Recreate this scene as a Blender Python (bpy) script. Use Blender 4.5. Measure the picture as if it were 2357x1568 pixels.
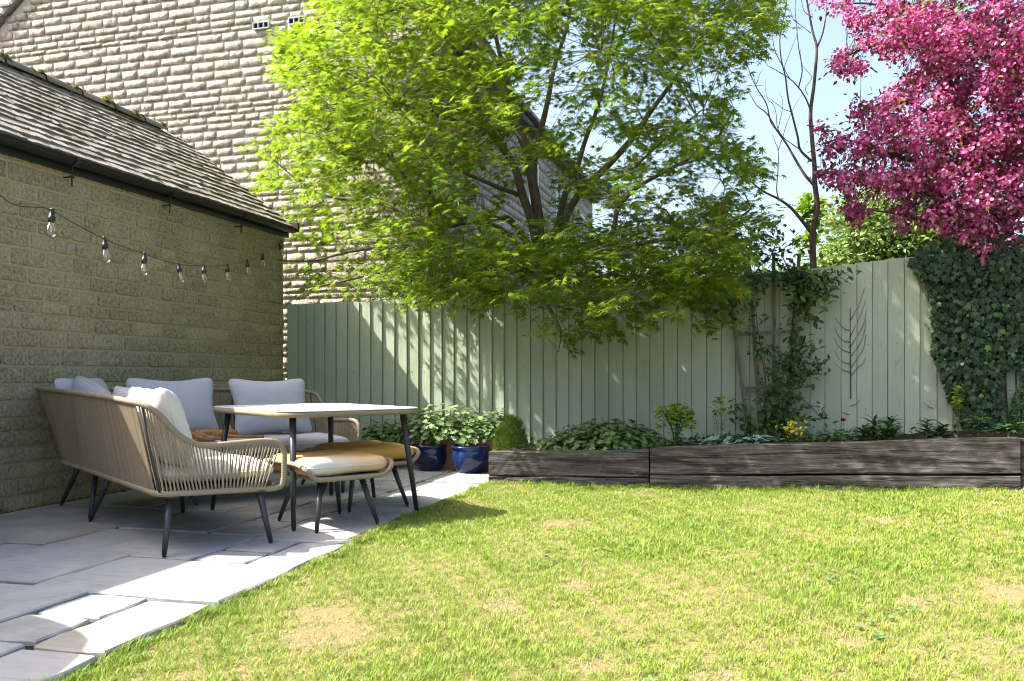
import bpy, math, random
import numpy as np
from mathutils import Vector, Matrix
random.seed(7); rng = np.random.default_rng(7)
R = math.radians
scene = bpy.context.scene
col = scene.collection
for o in list(bpy.data.objects): bpy.data.objects.remove(o)

# ------------------------------------------------------------------ camera, world, sun, exposure
CAM_H, YAW, F_PX, W_PX, H_PX, HOR = .97, R(15.6), 1964., 2357., 1568., 864.
cam_d = bpy.data.cameras.new('camera'); cam = bpy.data.objects.new('camera', cam_d); col.objects.link(cam)
cam_d.sensor_width = 36; cam_d.lens = 36 * F_PX / W_PX
cam_d.shift_y = (HOR - H_PX / 2) / W_PX
cam_d.clip_start = .05; cam_d.clip_end = 2000
cam.location = (0, 0, CAM_H); cam.rotation_euler = (R(90), 0, YAW)
scene.camera = cam
LX, LY = .82, .27                       # horizontal travel of the sunlight per metre of fall
sun_el = math.atan2(1, math.hypot(LX, LY)); sun_az = math.atan2(-LX, -LY)
world = bpy.data.worlds.new('World'); scene.world = world; world.use_nodes = True
wn = world.node_tree.nodes; wl = world.node_tree.links
sky = wn.new('ShaderNodeTexSky'); sky.sky_type = 'NISHITA'; sky.sun_disc = False
sky.sun_elevation = sun_el; sky.sun_rotation = sun_az; sky.air_density = .9; sky.dust_density = 5.0; sky.ozone_density = .5; sky.air_density = 1.0
wl.new(sky.outputs[0], wn['Background'].inputs[0]); wn['Background'].inputs[1].default_value = .15
sun_d = bpy.data.lights.new('sun', 'SUN'); sun_d.energy = 5.0; sun_d.angle = R(.55); sun_d.color = (1, .95, .86)
sun = bpy.data.objects.new('sun', sun_d); col.objects.link(sun); sun.location = (-8, -2, 12)
sun.rotation_euler = Vector((LX, LY, -1)).to_track_quat('-Z', 'Y').to_euler()
vs = scene.view_settings; vs.view_transform = 'Standard'; vs.look = 'None'; vs.gamma = 1; vs.exposure = 1.6
scene.cycles.filter_width = 1.1; scene.cycles.use_denoising = True; scene.cycles.use_adaptive_sampling = False; scene.cycles.sample_clamp_indirect = 6; scene.cycles.max_bounces = 8; scene.cycles.transparent_max_bounces = 8

# ------------------------------------------------------------------ helpers
SA, CA = math.sin(YAW), math.cos(YAW)
def ray(x, y):
    l = (x - W_PX / 2) / F_PX
    return Vector((-SA + l * CA, CA + l * SA, (HOR - y) / F_PX))
def onY(x, y, Y):
    d = ray(x, y); t = Y / d.y
    return Vector((d.x * t, Y, CAM_H + d.z * t))
def onZ(x, y, z=0.):
    d = ray(x, y); t = (z - CAM_H) / d.z
    return Vector((d.x * t, d.y * t, z))
def proj(P):
    P = np.asarray(P, float); t = -P[:, 0] * SA + P[:, 1] * CA; l = P[:, 0] * CA + P[:, 1] * SA
    ts = np.where(t > .1, t, .1)
    return W_PX / 2 + F_PX * l / ts, HOR - F_PX * (P[:, 2] - CAM_H) / ts, t
def nearest_in_view(P, n):
    x, y, t = proj(P)
    vis = (t > .2) & (x > -20) & (x < W_PX + 20) & (y > -20) & (y < H_PX + 20)
    k = np.where(vis, t, t + 1e4)
    return np.argsort(k)[:n], vis
def in_poly(x, y, poly):
    ins = np.zeros(len(x), bool); n = len(poly)
    for i in range(n):
        x1, y1 = poly[i]; x2, y2 = poly[(i + 1) % n]
        if y1 == y2: continue
        c = ((y1 > y) != (y2 > y)) & (x < (x2 - x1) * (y - y1) / (y2 - y1) + x1)
        ins ^= c
    return ins
def interp(x, xs, ys): return float(np.interp(x, xs, ys))
def catmull(pts, n=6):
    P = [Vector(p) for p in pts]
    if len(P) < 3: return [P[0].lerp(P[-1], i / n) for i in range(n + 1)]
    Q = [P[0] * 2 - P[1]] + P + [P[-1] * 2 - P[-2]]; out = []
    for i in range(1, len(Q) - 2):
        a, b, c, d = Q[i - 1], Q[i], Q[i + 1], Q[i + 2]
        for k in range(n):
            t = k / n
            out.append(.5 * (2 * b + (c - a) * t + (2 * a - 5 * b + 4 * c - d) * t * t + (3 * b - a - 3 * c + d) * t ** 3))
    out.append(P[-1]); return out

class MB:
    def __init__(s): s.v = []; s.f = []
    def add(s, vs, fs):
        o = len(s.v); s.v += [tuple(v) for v in vs]; s.f += [tuple(i + o for i in f) for f in fs]
    def box(s, x0, x1, y0, y1, z0, z1):
        s.add([(x0,y0,z0),(x1,y0,z0),(x1,y1,z0),(x0,y1,z0),(x0,y0,z1),(x1,y0,z1),(x1,y1,z1),(x0,y1,z1)],
              [(0,3,2,1),(4,5,6,7),(0,1,5,4),(1,2,6,5),(2,3,7,6),(3,0,4,7)])
    def tube(s, pts, r, sides=8, closed=False, cap=True):
        P = [Vector(p) for p in pts]; n = len(P)
        rr = list(r) if hasattr(r, '__len__') else [r] * n
        if not hasattr(r, '__len__'): pass
        elif len(rr) != n: rr = [float(np.interp(i / (n - 1), np.linspace(0, 1, len(r)), r)) for i in range(n)]
        T = []
        for i in range(n):
            a = P[(i - 1) % n] if closed or i > 0 else P[i]; b = P[(i + 1) % n] if closed or i < n - 1 else P[i]
            d = b - a; T.append(d.normalized() if d.length > 1e-9 else Vector((0, 0, 1)))
        u = T[0].orthogonal().normalized(); vs = []
        for i in range(n):
            u = (u - T[i] * u.dot(T[i])); u = u.normalized() if u.length > 1e-6 else T[i].orthogonal().normalized()
            w = T[i].cross(u)
            for k in range(sides):
                a = 2 * math.pi * k / sides
                vs.append(P[i] + (u * math.cos(a) + w * math.sin(a)) * rr[i])
        fs = []
        for i in range(n if closed else n - 1):
            j = (i + 1) % n
            for k in range(sides):
                k2 = (k + 1) % sides
                fs.append((i * sides + k, i * sides + k2, j * sides + k2, j * sides + k))
        if cap and not closed:
            fs.append(tuple(range(sides))[::-1]); fs.append(tuple((n - 1) * sides + k for k in range(sides)))
        s.add(vs, fs)
    def lathe(s, c, prof, sides=32, sq=None):
        vs = []; n = len(prof)
        for r, z in prof:
            for k in range(sides):
                a = 2 * math.pi * k / sides
                vs.append((c[0] + r * math.cos(a), c[1] + r * math.sin(a), c[2] + z))
        fs = [(i*sides+k, i*sides+(k+1)%sides, (i+1)*sides+(k+1)%sides, (i+1)*sides+k) for i in range(n-1) for k in range(sides)]
        s.add(vs, fs)
    def mesh(s, name, mat=None, smooth=False):
        m = bpy.data.meshes.new(name); m.from_pydata([tuple(v) for v in s.v], [], s.f)
        if mat: m.materials.append(mat)
        if smooth: m.polygons.foreach_set('use_smooth', [True] * len(m.polygons))
        m.update(); return m
def np_mesh(name, V, F, mat=None, smooth=False):
    m = bpy.data.meshes.new(name); F = np.asarray(F, np.int32); k = F.shape[1]
    m.vertices.add(len(V)); m.vertices.foreach_set('co', np.asarray(V, np.float32).ravel())
    m.loops.add(F.size); m.loops.foreach_set('vertex_index', F.ravel())
    m.polygons.add(len(F)); m.polygons.foreach_set('loop_start', np.arange(0, F.size, k, dtype=np.int32))
    try: m.polygons.foreach_set('loop_total', np.full(len(F), k, np.int32))
    except Exception: pass
    if smooth: m.polygons.foreach_set('use_smooth', np.ones(len(F), bool))
    if mat: m.materials.append(mat)
    m.update(calc_edges=True); m.validate(); return m
def tag(o, label=None, cat=None, group=None, kind=None):
    for k, v in (('label', label), ('category', cat), ('group', group), ('kind', kind)):
        if v: o[k] = v
    return o
def link(name, data, parent=None, kind=None):
    o = bpy.data.objects.new(name, data); col.objects.link(o)
    if parent is not None:
        o.parent = parent
        if parent.type == 'EMPTY': o.location = -parent.location
    if kind: o['kind'] = kind
    return o
def part(name, mb, mat, parent, smooth=False, kind=None): return link(name, mb.mesh(name, mat, smooth), parent, kind)
def thing(name, loc, label, cat, group=None):
    o = bpy.data.objects.new(name, None); col.objects.link(o); o.location = loc; o.empty_display_size = .1
    return tag(o, label, cat, group)
def placed(name, mesh, parent, M):
    """a shared mesh placed by world matrix under a parent whose rotation is nil"""
    o = bpy.data.objects.new(name, mesh); col.objects.link(o); o.parent = parent
    base = parent.location if parent.parent is None else parent.location + parent.parent.location
    M = M.copy(); M.translation = M.translation - base
    o.matrix_local = M; return o
def unit(v): return v / np.maximum(np.linalg.norm(v, axis=1, keepdims=True), 1e-9)
def leafset(parent, name, tmpl, P, D, N, S, mat, nind=0, piece='leaf'):
    """leaves from a template: the nearest nind in view are objects, the rest one mesh"""
    P, D, N = np.asarray(P, float), unit(np.asarray(D, float)), np.asarray(N, float); S = np.asarray(S, float)
    X = unit(np.cross(D, N) + 1e-6); Z = np.cross(X, D)
    TV, TF = np.asarray(tmpl[0], float), np.asarray(tmpl[1])
    ind = np.zeros(len(P), bool)
    if nind:
        ids, vis = nearest_in_view(P, nind); ids = ids[vis[ids]]; ind[ids] = True
        m = np_mesh(piece, TV, TF, mat)
        for i in ids:
            M = Matrix(((X[i][0], D[i][0], Z[i][0], 0), (X[i][1], D[i][1], Z[i][1], 0), (X[i][2], D[i][2], Z[i][2], 0), (0, 0, 0, 1)))
            M = Matrix.Translation(P[i]) @ M @ Matrix.Scale(S[i], 4)
            placed(piece, m, parent, M)
    r = ~ind
    if r.sum():
        B = np.stack([X[r], D[r], Z[r]], axis=1)
        V = P[r][:, None, :] + S[r][:, None, None] * np.einsum('kj,njc->nkc', TV, B)
        F = TF[None] + (np.arange(r.sum()) * len(TV))[:, None, None]
        link(name, np_mesh(name, V.reshape(-1, 3), F.reshape(-1, TF.shape[1]), mat), parent, 'stuff')

# ------------------------------------------------------------------ materials
class NT:
    def __init__(s, name):
        s.m = bpy.data.materials.new(name); s.m.use_nodes = True; s.t = s.m.node_tree
        s.b = s.t.nodes['Principled BSDF']; s.out = s.t.nodes['Material Output']
        s.co = s.n('ShaderNodeTexCoord').outputs['Object']
    def n(s, t, **kw):
        x = s.t.nodes.new(t)
        for k, v in kw.items(): setattr(x, k, v)
        return x
    def l(s, a, b): s.t.links.new(a, b)
    def world_co(s): s.co = s.n('ShaderNodeNewGeometry').outputs['Position']; return s
    def mapping(s, sc, co=None):
        m = s.n('ShaderNodeMapping'); m.inputs['Scale'].default_value = sc; s.l(co or s.co, m.inputs[0]); return m.outputs[0]
    def noise(s, scale, detail=4, rough=.6, co=None, dist=0):
        x = s.n('ShaderNodeTexNoise'); x.inputs['Scale'].default_value = scale; x.inputs['Detail'].default_value = detail
        x.inputs['Roughness'].default_value = rough; x.inputs['Distortion'].default_value = dist
        s.l(co or s.co, x.inputs['Vector']); return x.outputs['Fac']
    def ramp(s, fac, stops):
        r = s.n('ShaderNodeValToRGB'); e = r.color_ramp.elements
        while len(e) < len(stops): e.new(.5)
        for q, (p, c) in zip(e, stops): q.position = p; q.color = (c, c, c, 1) if not hasattr(c, '__len__') else (*c, 1)
        s.l(fac, r.inputs[0]); return r.outputs[0]
    def mix(s, fac, a, b, mode='MIX'):
        x = s.n('ShaderNodeMix', data_type='RGBA', blend_type=mode)
        for sock, v in ((x.inputs[0], fac), (x.inputs[6], a), (x.inputs[7], b)):
            if hasattr(v, 'is_linked'): s.l(v, sock)
            elif hasattr(v, '__len__'): sock.default_value = (*v, 1)
            else: sock.default_value = v
        return x.outputs[2]
    def math(s, op, a, b=0.):
        x = s.n('ShaderNodeMath', operation=op)
        for sock, v in ((x.inputs[0], a), (x.inputs[1], b)):
            if hasattr(v, 'is_linked'): s.l(v, sock)
            else: sock.default_value = v
        return x.outputs[0]
    def island(s):
        g = s.n('ShaderNodeNewGeometry').outputs['Random Per Island']; o = s.n('ShaderNodeObjectInfo').outputs['Random']
        return s.math('FRACT', s.math('ADD', g, o))
    def bump(s, h, strength=.5, dist=.01):
        b = s.n('ShaderNodeBump'); b.inputs['Strength'].default_value = strength; b.inputs['Distance'].default_value = dist
        s.l(h, b.inputs['Height']); s.l(b.outputs[0], s.b.inputs['Normal'])
    def done(s, color=None, rough=.8, spec=.3, metal=0):
        if color is not None:
            if hasattr(color, 'is_linked'): s.l(color, s.b.inputs['Base Color'])
            else: s.b.inputs['Base Color'].default_value = (*color, 1)
        s.b.inputs['Roughness'].default_value = rough; s.b.inputs['Specular IOR Level'].default_value = spec
        s.b.inputs['Metallic'].default_value = metal
        return s.m
def plain(name, c, rough=.7, spec=.3, metal=0): return NT(name).done(c, rough, spec, metal)
def leaf_mat(name, stops, trans=.4, rough=.45, spec=.35, tcol=None):
    t = NT(name); isl = t.island(); c = t.ramp(isl, stops)
    t.done(c, rough, spec)
    tr = t.n('ShaderNodeBsdfTranslucent')
    if tcol: t.l(t.mix(.6, c, tcol), tr.inputs[0])
    else: t.l(c, tr.inputs[0])
    mx = t.n('ShaderNodeMixShader'); mx.inputs[0].default_value = trans
    t.l(t.b.outputs[0], mx.inputs[1]); t.l(tr.outputs[0], mx.inputs[2]); t.l(mx.outputs[0], t.out.inputs[0])
    return t.m
M = {}
def mk_stone(name, c1, c2, c3, bump, dist, fine):
    t = NT(name).world_co(); n1 = t.noise(2.2, 5); n2 = t.noise(fine, 6, .75, co=t.mapping((1, 1, .5 if fine < 20 else .9))); n3 = t.noise(fine * 3.2, 3, .7)
    base = t.ramp(t.island(), [(0, c1), (.55, c2), (1, c3)])
    c = t.mix(t.ramp(n1, [(.35, 0.), (.7, .55)]), base, tuple(x * .62 for x in c1))
    c = t.mix(t.ramp(n2, [(.42, .0), (.62, .55)]), c, tuple(min(1, x * 1.5) for x in c3))
    c = t.mix(t.ramp(n2, [(.30, .6), (.46, 0.)]), c, tuple(x * .42 for x in c1))
    t.bump(t.math('ADD', n2, t.math('MULTIPLY', n3, .5)), bump, dist)
    return t.done(c, .95, .15)
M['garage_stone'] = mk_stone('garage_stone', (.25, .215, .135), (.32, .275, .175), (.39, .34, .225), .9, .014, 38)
M['house_stone'] = mk_stone('house_stone', (.50, .45, .37), (.56, .505, .42), (.62, .56, .475), 1., .06, 13)
def mortar(name, c):
    t = NT(name).world_co(); n = t.noise(40, 5, .7); b = t.noise(1.5, 3)
    t.bump(n, .6, .006); return t.done(t.mix(t.ramp(b, [(.3, 0.), (.7, .5)]), t.mix(n, tuple(x * .8 for x in c), c), tuple(x * .7 for x in c)), .95, .1)
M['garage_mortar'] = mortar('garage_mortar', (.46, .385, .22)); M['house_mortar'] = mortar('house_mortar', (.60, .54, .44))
t = NT('roof_tile').world_co(); n = t.noise(18, 6, .7); b = t.noise(3, 4)
c = t.ramp(t.island(), [(0, (.19, .165, .14)), (.5, (.25, .225, .195)), (1, (.31, .285, .25))])
c = t.mix(t.ramp(n, [(.5, 0.), (.68, .7)]), c, (.27, .25, .22)); c = t.mix(t.ramp(b, [(.52, 0.), (.68, .7)]), c, (.09, .085, .035))
t.bump(n, .8, .012); M['tile'] = t.done(c, .9, .2)
t = NT('moss').world_co(); n = t.noise(30, 5, .7); t.bump(n, 1, .02)
M['moss'] = t.done(t.ramp(n, [(.3, (.05, .045, .012)), (.6, (.19, .165, .03)), (.8, (.30, .25, .07))]), .95, .1)
M['gutter'] = plain('gutter_black', (.012, .012, .013), .38, .45)
M['iron'] = plain('old_iron', (.035, .03, .027), .8, .3)
# sandstone paving
t = NT('paving_stone').world_co(); n1 = t.noise(3.2, 6, .62, dist=.6); n2 = t.noise(1, 5, .7, co=t.mapping((4, 26, 8))); n3 = t.noise(120, 3, .7)
c = t.ramp(t.island(), [(0, (.25, .26, .268)), (.35, (.31, .317, .325)), (.65, (.355, .345, .32)), (.85, (.30, .26, .21)), (1, (.28, .295, .31))])
c = t.mix(t.ramp(n1, [(.42, 0.), (.7, .6)]), c, (.43, .415, .39)); c = t.mix(t.ramp(n2, [(.52, 0.), (.7, .5)]), c, (.20, .19, .175))
c = t.mix(t.ramp(n1, [(.25, .7), (.45, 0.)]), c, (.25, .215, .165))
t.bump(t.math('ADD', t.math('MULTIPLY', n2, .9), t.math('ADD', n1, t.math('MULTIPLY', n3, .15))), .55, .009); M['slab'] = t.done(c, .78, .3)
t = NT('joint_earth').world_co(); M['joint'] = t.done(t.ramp(t.noise(30), [(.3, (.012, .010, .008)), (.8, (.05, .042, .03))]), .95, .1)
t = NT('bed_soil').world_co(); n = t.noise(25, 6, .7); t.bump(n, 1, .03); M['soil'] = t.done(t.ramp(n, [(.3, (.018, .013, .009)), (.75, (.07, .05, .034))]), .95, .1)
# lawn base and blades
def lawn_field(t, co=None):
    a = t.noise(1.1, 3, .5, co=co); b = t.noise(4.5, 4, .6, co=co)
    return t.math('ADD', t.math('MULTIPLY', a, .6), t.math('MULTIPLY', b, .4))
t = NT('lawn_earth').world_co(); n = t.noise(45, 4, .7)
M['lawn'] = t.done(t.mix(n, (.11, .085, .04), (.24, .20, .09)), .95, .1)
t = NT('grass_blades'); at = t.n('ShaderNodeAttribute', attribute_name='tint').outputs['Color']
t.done(at, .5, .3); tr = t.n('ShaderNodeBsdfTranslucent'); t.l(at, tr.inputs[0]); mx = t.n('ShaderNodeMixShader'); mx.inputs[0].default_value = .38
t.l(t.b.outputs[0], mx.inputs[1]); t.l(tr.outputs[0], mx.inputs[2]); t.l(mx.outputs[0], t.out.inputs[0]); M['grass'] = t.m
# painted boards
t = NT('green_fence_paint').world_co(); g = t.noise(1, 5, .65, co=t.mapping((60, 60, 2.2))); k = t.noise(1, 4, .6, co=t.mapping((9, 9, 2.5)), dist=1.5); b = t.noise(1.3, 3)
c = t.ramp(t.island(), [(0, (.31, .375, .265)), (.5, (.345, .405, .29)), (1, (.375, .43, .315))])
c = t.mix(t.ramp(g, [(.60, 0.), (.74, .6)]), c, (.20, .23, .165)); c = t.mix(t.ramp(k, [(.68, 0.), (.78, .7)]), c, (.17, .18, .13))
c = t.mix(t.ramp(b, [(.4, 0.), (.75, .35)]), c, (.40, .45, .36))
t.bump(t.math('ADD', g, t.math('MULTIPLY', k, .6)), .45, .006); M['fence'] = t.done(c, .62, .3)
def wood(name, stops, sc, bumpd=.012, crack=.6):
    t = NT(name).world_co(); g = t.noise(1, 7, .72, co=t.mapping(sc), dist=.7); g2 = t.noise(1, 5, .6, co=t.mapping(tuple(x * .33 for x in sc)), dist=1.2); f = t.noise(90, 3)
    c = t.ramp(g, stops); cr = t.ramp(g2, [(.38, 1.), (.45, 0.)]); c = t.mix(t.math('MULTIPLY', cr, crack), c, tuple(x * .25 for x in stops[0][1]))
    t.bump(t.math('ADD', g, t.math('SUBTRACT', t.math('MULTIPLY', f, .2), cr)), .8, bumpd); return t.done(c, .88, .2)
M['sleeper'] = wood('weathered_sleeper', [(.30, (.026, .023, .020)), (.5, (.078, .070, .062)), (.72, (.19, .175, .16))], (2.6, 24, 44), .012)
M['trellis'] = wood('trellis_wood', [(.3, (.075, .065, .047)), (.55, (.16, .14, .10)), (.8, (.25, .22, .165))], (22, 22, 2.5), .004)
# furniture
t = NT('rope'); M['rope'] = t.done(t.mix(t.math('ADD', t.math('MULTIPLY', t.noise(320, 2), .6), t.math('MULTIPLY', t.island(), .4)), (.145, .115, .075), (.37, .30, .20)), .7, .3)
M['metal'] = plain('charcoal_metal', (.028, .030, .034), .42, .5)
def fabric(name, c):
    t = NT(name).world_co(); n = t.noise(420, 2, .5); w = t.noise(9, 3, .5, dist=.8); t.bump(t.math('ADD', t.math('MULTIPLY', n, .12), w), .35, .02)
    return t.done(t.mix(n, tuple(x * .88 for x in c), c), .92, .15)
M['fabric'] = fabric('grey_fabric', (.44, .435, .465)); M['cream'] = fabric('cream_fabric', (.66, .63, .58)); M['orange'] = fabric('warm_cast_fabric', (.62, .33, .09))  # the ochre one paints in the warm light cast under the table
t = NT('warm_cast_gradient').world_co(); n = t.noise(420, 2, .5)   # pale cover; warm light cast under the table painted in as ochre
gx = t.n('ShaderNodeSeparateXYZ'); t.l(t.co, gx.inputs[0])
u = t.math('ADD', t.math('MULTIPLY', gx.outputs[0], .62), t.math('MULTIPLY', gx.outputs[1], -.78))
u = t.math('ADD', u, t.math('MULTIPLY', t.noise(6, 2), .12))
M['cast_gradient'] = t.done(t.mix(t.ramp(t.math('ADD', u, 6.15), [(.78, 0.), (.95, 1.)]), (.62, .36, .13), (.60, .58, .58)), .92, .15)
M['glass_top'] = plain('frosted_table_glass', (.72, .75, .73), .22, .4)
t = NT('blue_glaze').world_co(); n = t.noise(9, 5, .65, co=t.mapping((1, 1, .45))); n2 = t.noise(80, 3)
M['glaze'] = t.done(t.mix(t.ramp(n2, [(.45, 0.), (.7, .4)]), t.ramp(n, [(.36, (.006, .010, .04)), (.6, (.012, .034, .13)), (.82, (.05, .13, .32))]), (.012, .03, .12)), .13, .6)
M['navy'] = plain('navy_glaze', (.008, .012, .045), .14, .6)
t = NT('terracotta').world_co(); M['terracotta'] = t.done(t.mix(t.noise(14, 5), (.20, .085, .05), (.36, .17, .105)), .85, .2)
M['plastic'] = plain('black_plastic', (.012, .012, .013), .35, .5)
t = NT('bulb_glass'); tp = t.n('ShaderNodeBsdfTransparent'); tp.inputs[0].default_value = (.93, .94, .95, 1); gl = t.n('ShaderNodeBsdfGlossy'); gl.inputs['Roughness'].default_value = .03; lw_ = t.n('ShaderNodeLayerWeight'); lw_.inputs[0].default_value = .32
mx = t.n('ShaderNodeMixShader'); t.l(t.math('ADD', t.math('MULTIPLY', lw_.outputs['Fresnel'], .8), .05), mx.inputs[0]); t.l(tp.outputs[0], mx.inputs[1]); t.l(gl.outputs[0], mx.inputs[2]); t.l(mx.outputs[0], t.out.inputs[0]); M['bulb'] = t.m
M['filament'] = plain('amber_filament', (.75, .42, .12), .4)
t = NT('ginger_fur').world_co(); n = t.noise(1, 3, .6, co=t.mapping((34, 20, 8)), dist=1.4); f = t.noise(160, 4, .7)
t.bump(f, .8, .006); M['fur'] = t.done(t.mix(f, t.ramp(n, [(.38, (.27, .105, .03)), (.6, (.48, .24, .09))]), (.60, .36, .17)), .9, .15)
M['ear'] = plain('pink_ear', (.60, .33, .28), .7)
M['white'] = plain('white_paint', (.75, .75, .74), .5); M['vent'] = plain('vent_plastic', (.55, .58, .62), .5); M['dark'] = plain('vent_dark', (.03, .03, .035), .8)
M['pane'] = plain('window_glass', (.03, .045, .06), .04, .8)
def bark(name, a, b, sc=(14, 14, 4)):
    t = NT(name).world_co(); n = t.noise(1, 6, .7, co=t.mapping(tuple(x * 2 for x in sc))); t.bump(n, .8, .012); return t.done(t.mix(t.ramp(n, [(.3, 0.), (.7, 1.)]), a, b), .9, .2)
M['maple_bark'] = bark('maple_bark', (.055, .05, .035), (.19, .165, .12)); M['grey_bark'] = bark('grey_bark', (.07, .055, .045), (.22, .17, .14)); M['dark_bark'] = bark('dark_bark', (.04, .03, .025), (.12, .09, .075))
M['maple'] = leaf_mat('maple_leaf', [(0, (.06, .15, .012)), (.35, (.105, .215, .015)), (.7, (.175, .275, .018)), (1, (.28, .35, .03))], .5, .42, .3, (.30, .43, .02))
M['ivy'] = leaf_mat('ivy_leaf', [(0, (.014, .032, .016)), (.55, (.022, .050, .018)), (.9, (.035, .075, .022)), (1, (.09, .16, .03))], .12, .42, .22)
M['honey'] = leaf_mat('climber_leaf', [(0, (.03, .075, .016)), (.6, (.055, .125, .022)), (1, (.10, .18, .03))], .3, .42)
M['geranium'] = leaf_mat('geranium_leaf', [(0, (.09, .18, .06)), (.6, (.14, .24, .08)), (1, (.21, .30, .10))], .35, .55)
M['pale'] = leaf_mat('sunlit_geranium_leaf', [(0, (.15, .25, .09)), (.6, (.22, .33, .13)), (1, (.32, .41, .19))], .35, .5)  # lit copy of the geranium leaf; sun on the trough painted as paler green
M['rose'] = leaf_mat('rose_leaf', [(0, (.045, .11, .035)), (1, (.10, .19, .06))], .25, .35, .5)
M['conifer'] = leaf_mat('conifer_needle', [(0, (.05, .115, .010)), (.6, (.11, .20, .015)), (1, (.21, .30, .03))], .2, .5)
M['bush'] = leaf_mat('shrub_leaf', [(0, (.10, .19, .03)), (.6, (.18, .28, .05)), (1, (.30, .38, .10))], .35, .4, .5)
M['spurge'] = leaf_mat('spurge_leaf', [(0, (.03, .08, .02)), (1, (.075, .15, .03))], .25)
M['bract'] = leaf_mat('spurge_bract', [(0, (.20, .30, .012)), (1, (.36, .44, .03))], .4)
M['lily'] = leaf_mat('lily_leaf', [(0, (.03, .085, .025)), (1, (.075, .16, .04))], .2, .38, .5)
M['blossom'] = leaf_mat('pink_blossom', [(0, (.33, .025, .15)), (.35, (.50, .07, .26)), (.7, (.66, .18, .40)), (1, (.82, .42, .60))], .4, .6, .2)
M['bronze'] = leaf_mat('bronze_leaf', [(0, (.06, .03, .022)), (.6, (.13, .06, .03)), (1, (.24, .13, .03))], .35, .4)
M['purple'] = leaf_mat('purple_petal', [(0, (.25, .02, .22)), (1, (.42, .06, .38))], .3); M['red'] = leaf_mat('red_petal', [(0, (.28, .004, .006)), (1, (.50, .012, .014))], .2)
M['yellow'] = leaf_mat('yellow_petal', [(0, (.65, .48, .02)), (1, (.80, .66, .05))], .3); M['stem'] = plain('green_stem', (.08, .14, .03), .6)
M['debris'] = leaf_mat('fallen_flower', [(0, (.10, .03, .02)), (1, (.24, .07, .05))], .1)
t = NT('lungwort_leaf'); v = t.n('ShaderNodeTexVoronoi'); v.inputs['Scale'].default_value = 60; t.l(t.co, v.inputs[0])
M['lungwort'] = t.done(t.mix(t.ramp(v.outputs['Distance'], [(.38, 1.), (.5, 0.)]), (.045, .11, .055), (.42, .52, .46)), .5, .35)
M['dry_vine'] = plain('dead_vine', (.06, .042, .034), .9)

# ------------------------------------------------------------------ leaf templates (tip along +Y, face +Z)
def fan(ring, c=(0, .35, .0)): return ([c] + ring, [(0, i + 1, (i + 1) % len(ring) + 1) for i in range(len(ring))])
def lobed(angles, lens, notch, c, base=(0, 0, 0), droop=.10):
    ring = [base]
    for i, (a, r) in enumerate(zip(angles, lens)):
        an = R(a); ring.append((c[0] + r * math.sin(an), c[1] + r * math.cos(an), -droop * r))
        if i < len(angles) - 1:
            am = R((a + angles[i + 1]) / 2); ring.append((c[0] + notch * math.sin(am), c[1] + notch * math.cos(am), .03))
    return fan(ring[::-1], c)
MAPLE = lobed([-138, -92, -46, 0, 46, 92, 138], [.33, .55, .66, .74, .66, .55, .33], .19, (0, .26, .02), droop=.16)
IVY = lobed([-125, -62, 0, 62, 125], [.36, .50, .62, .50, .36], .30, (0, .36, .03), droop=.12)
GERAN = lobed([-140, -85, -30, 30, 85, 140], [.46, .54, .56, .56, .54, .46], .36, (0, .40, -.06), droop=-.10)
OVATE = ([(0, 0, 0), (-.20, .25, .05), (-.24, .5, .05), (-.12, .8, .0), (0, 1, -.06), (.12, .8, 0), (.24, .5, .05), (.20, .25, .05), (0, .5, -.02)],
         [(8, 1, 0), (8, 2, 1), (8, 3, 2), (8, 4, 3), (8, 5, 4), (8, 6, 5), (8, 7, 6), (8, 0, 7)])
LANCE = ([(0, 0, 0), (-.09, .3, .06), (0, .3, .03), (.09, .3, .06), (-.10, .6, .04), (0, .6, .01), (.10, .6, .04), (0, 1, -.12)],
         [(0, 2, 1), (0, 3, 2), (1, 2, 4), (2, 5, 4), (2, 3, 5), (3, 6, 5), (4, 5, 7), (5, 6, 7)])
def flower(n, r=.5, w=.30, cup=.18):
    V = [(0, 0, 0)]; F = []
    for k in range(n):
        a = 2 * math.pi * k / n; s, c = math.sin(a), math.cos(a); o = len(V)
        V += [(s * r * .6 - c * w * r, c * r * .6 + s * w * r, cup * .6), (s * r, c * r, cup), (s * r * .6 + c * w * r, c * r * .6 - s * w * r, cup * .6)]
        F += [(0, o + 1, o), (0, o + 2, o + 1)]
    return V, F
FLOWER = flower(5, .5, .62, .2)
NEEDLES = (sum([[(math.sin(a) * .03, 0, math.cos(a) * .03), (math.sin(a) * .42, .55 + .3 * (i % 2), math.cos(a) * .42), (math.sin(a + .6) * .05, .12, math.cos(a + .6) * .05)] for i, a in enumerate(np.linspace(0, 2 * math.pi, 9)[:-1])], []),
           [(3 * i, 3 * i + 1, 3 * i + 2) for i in range(8)])

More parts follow.
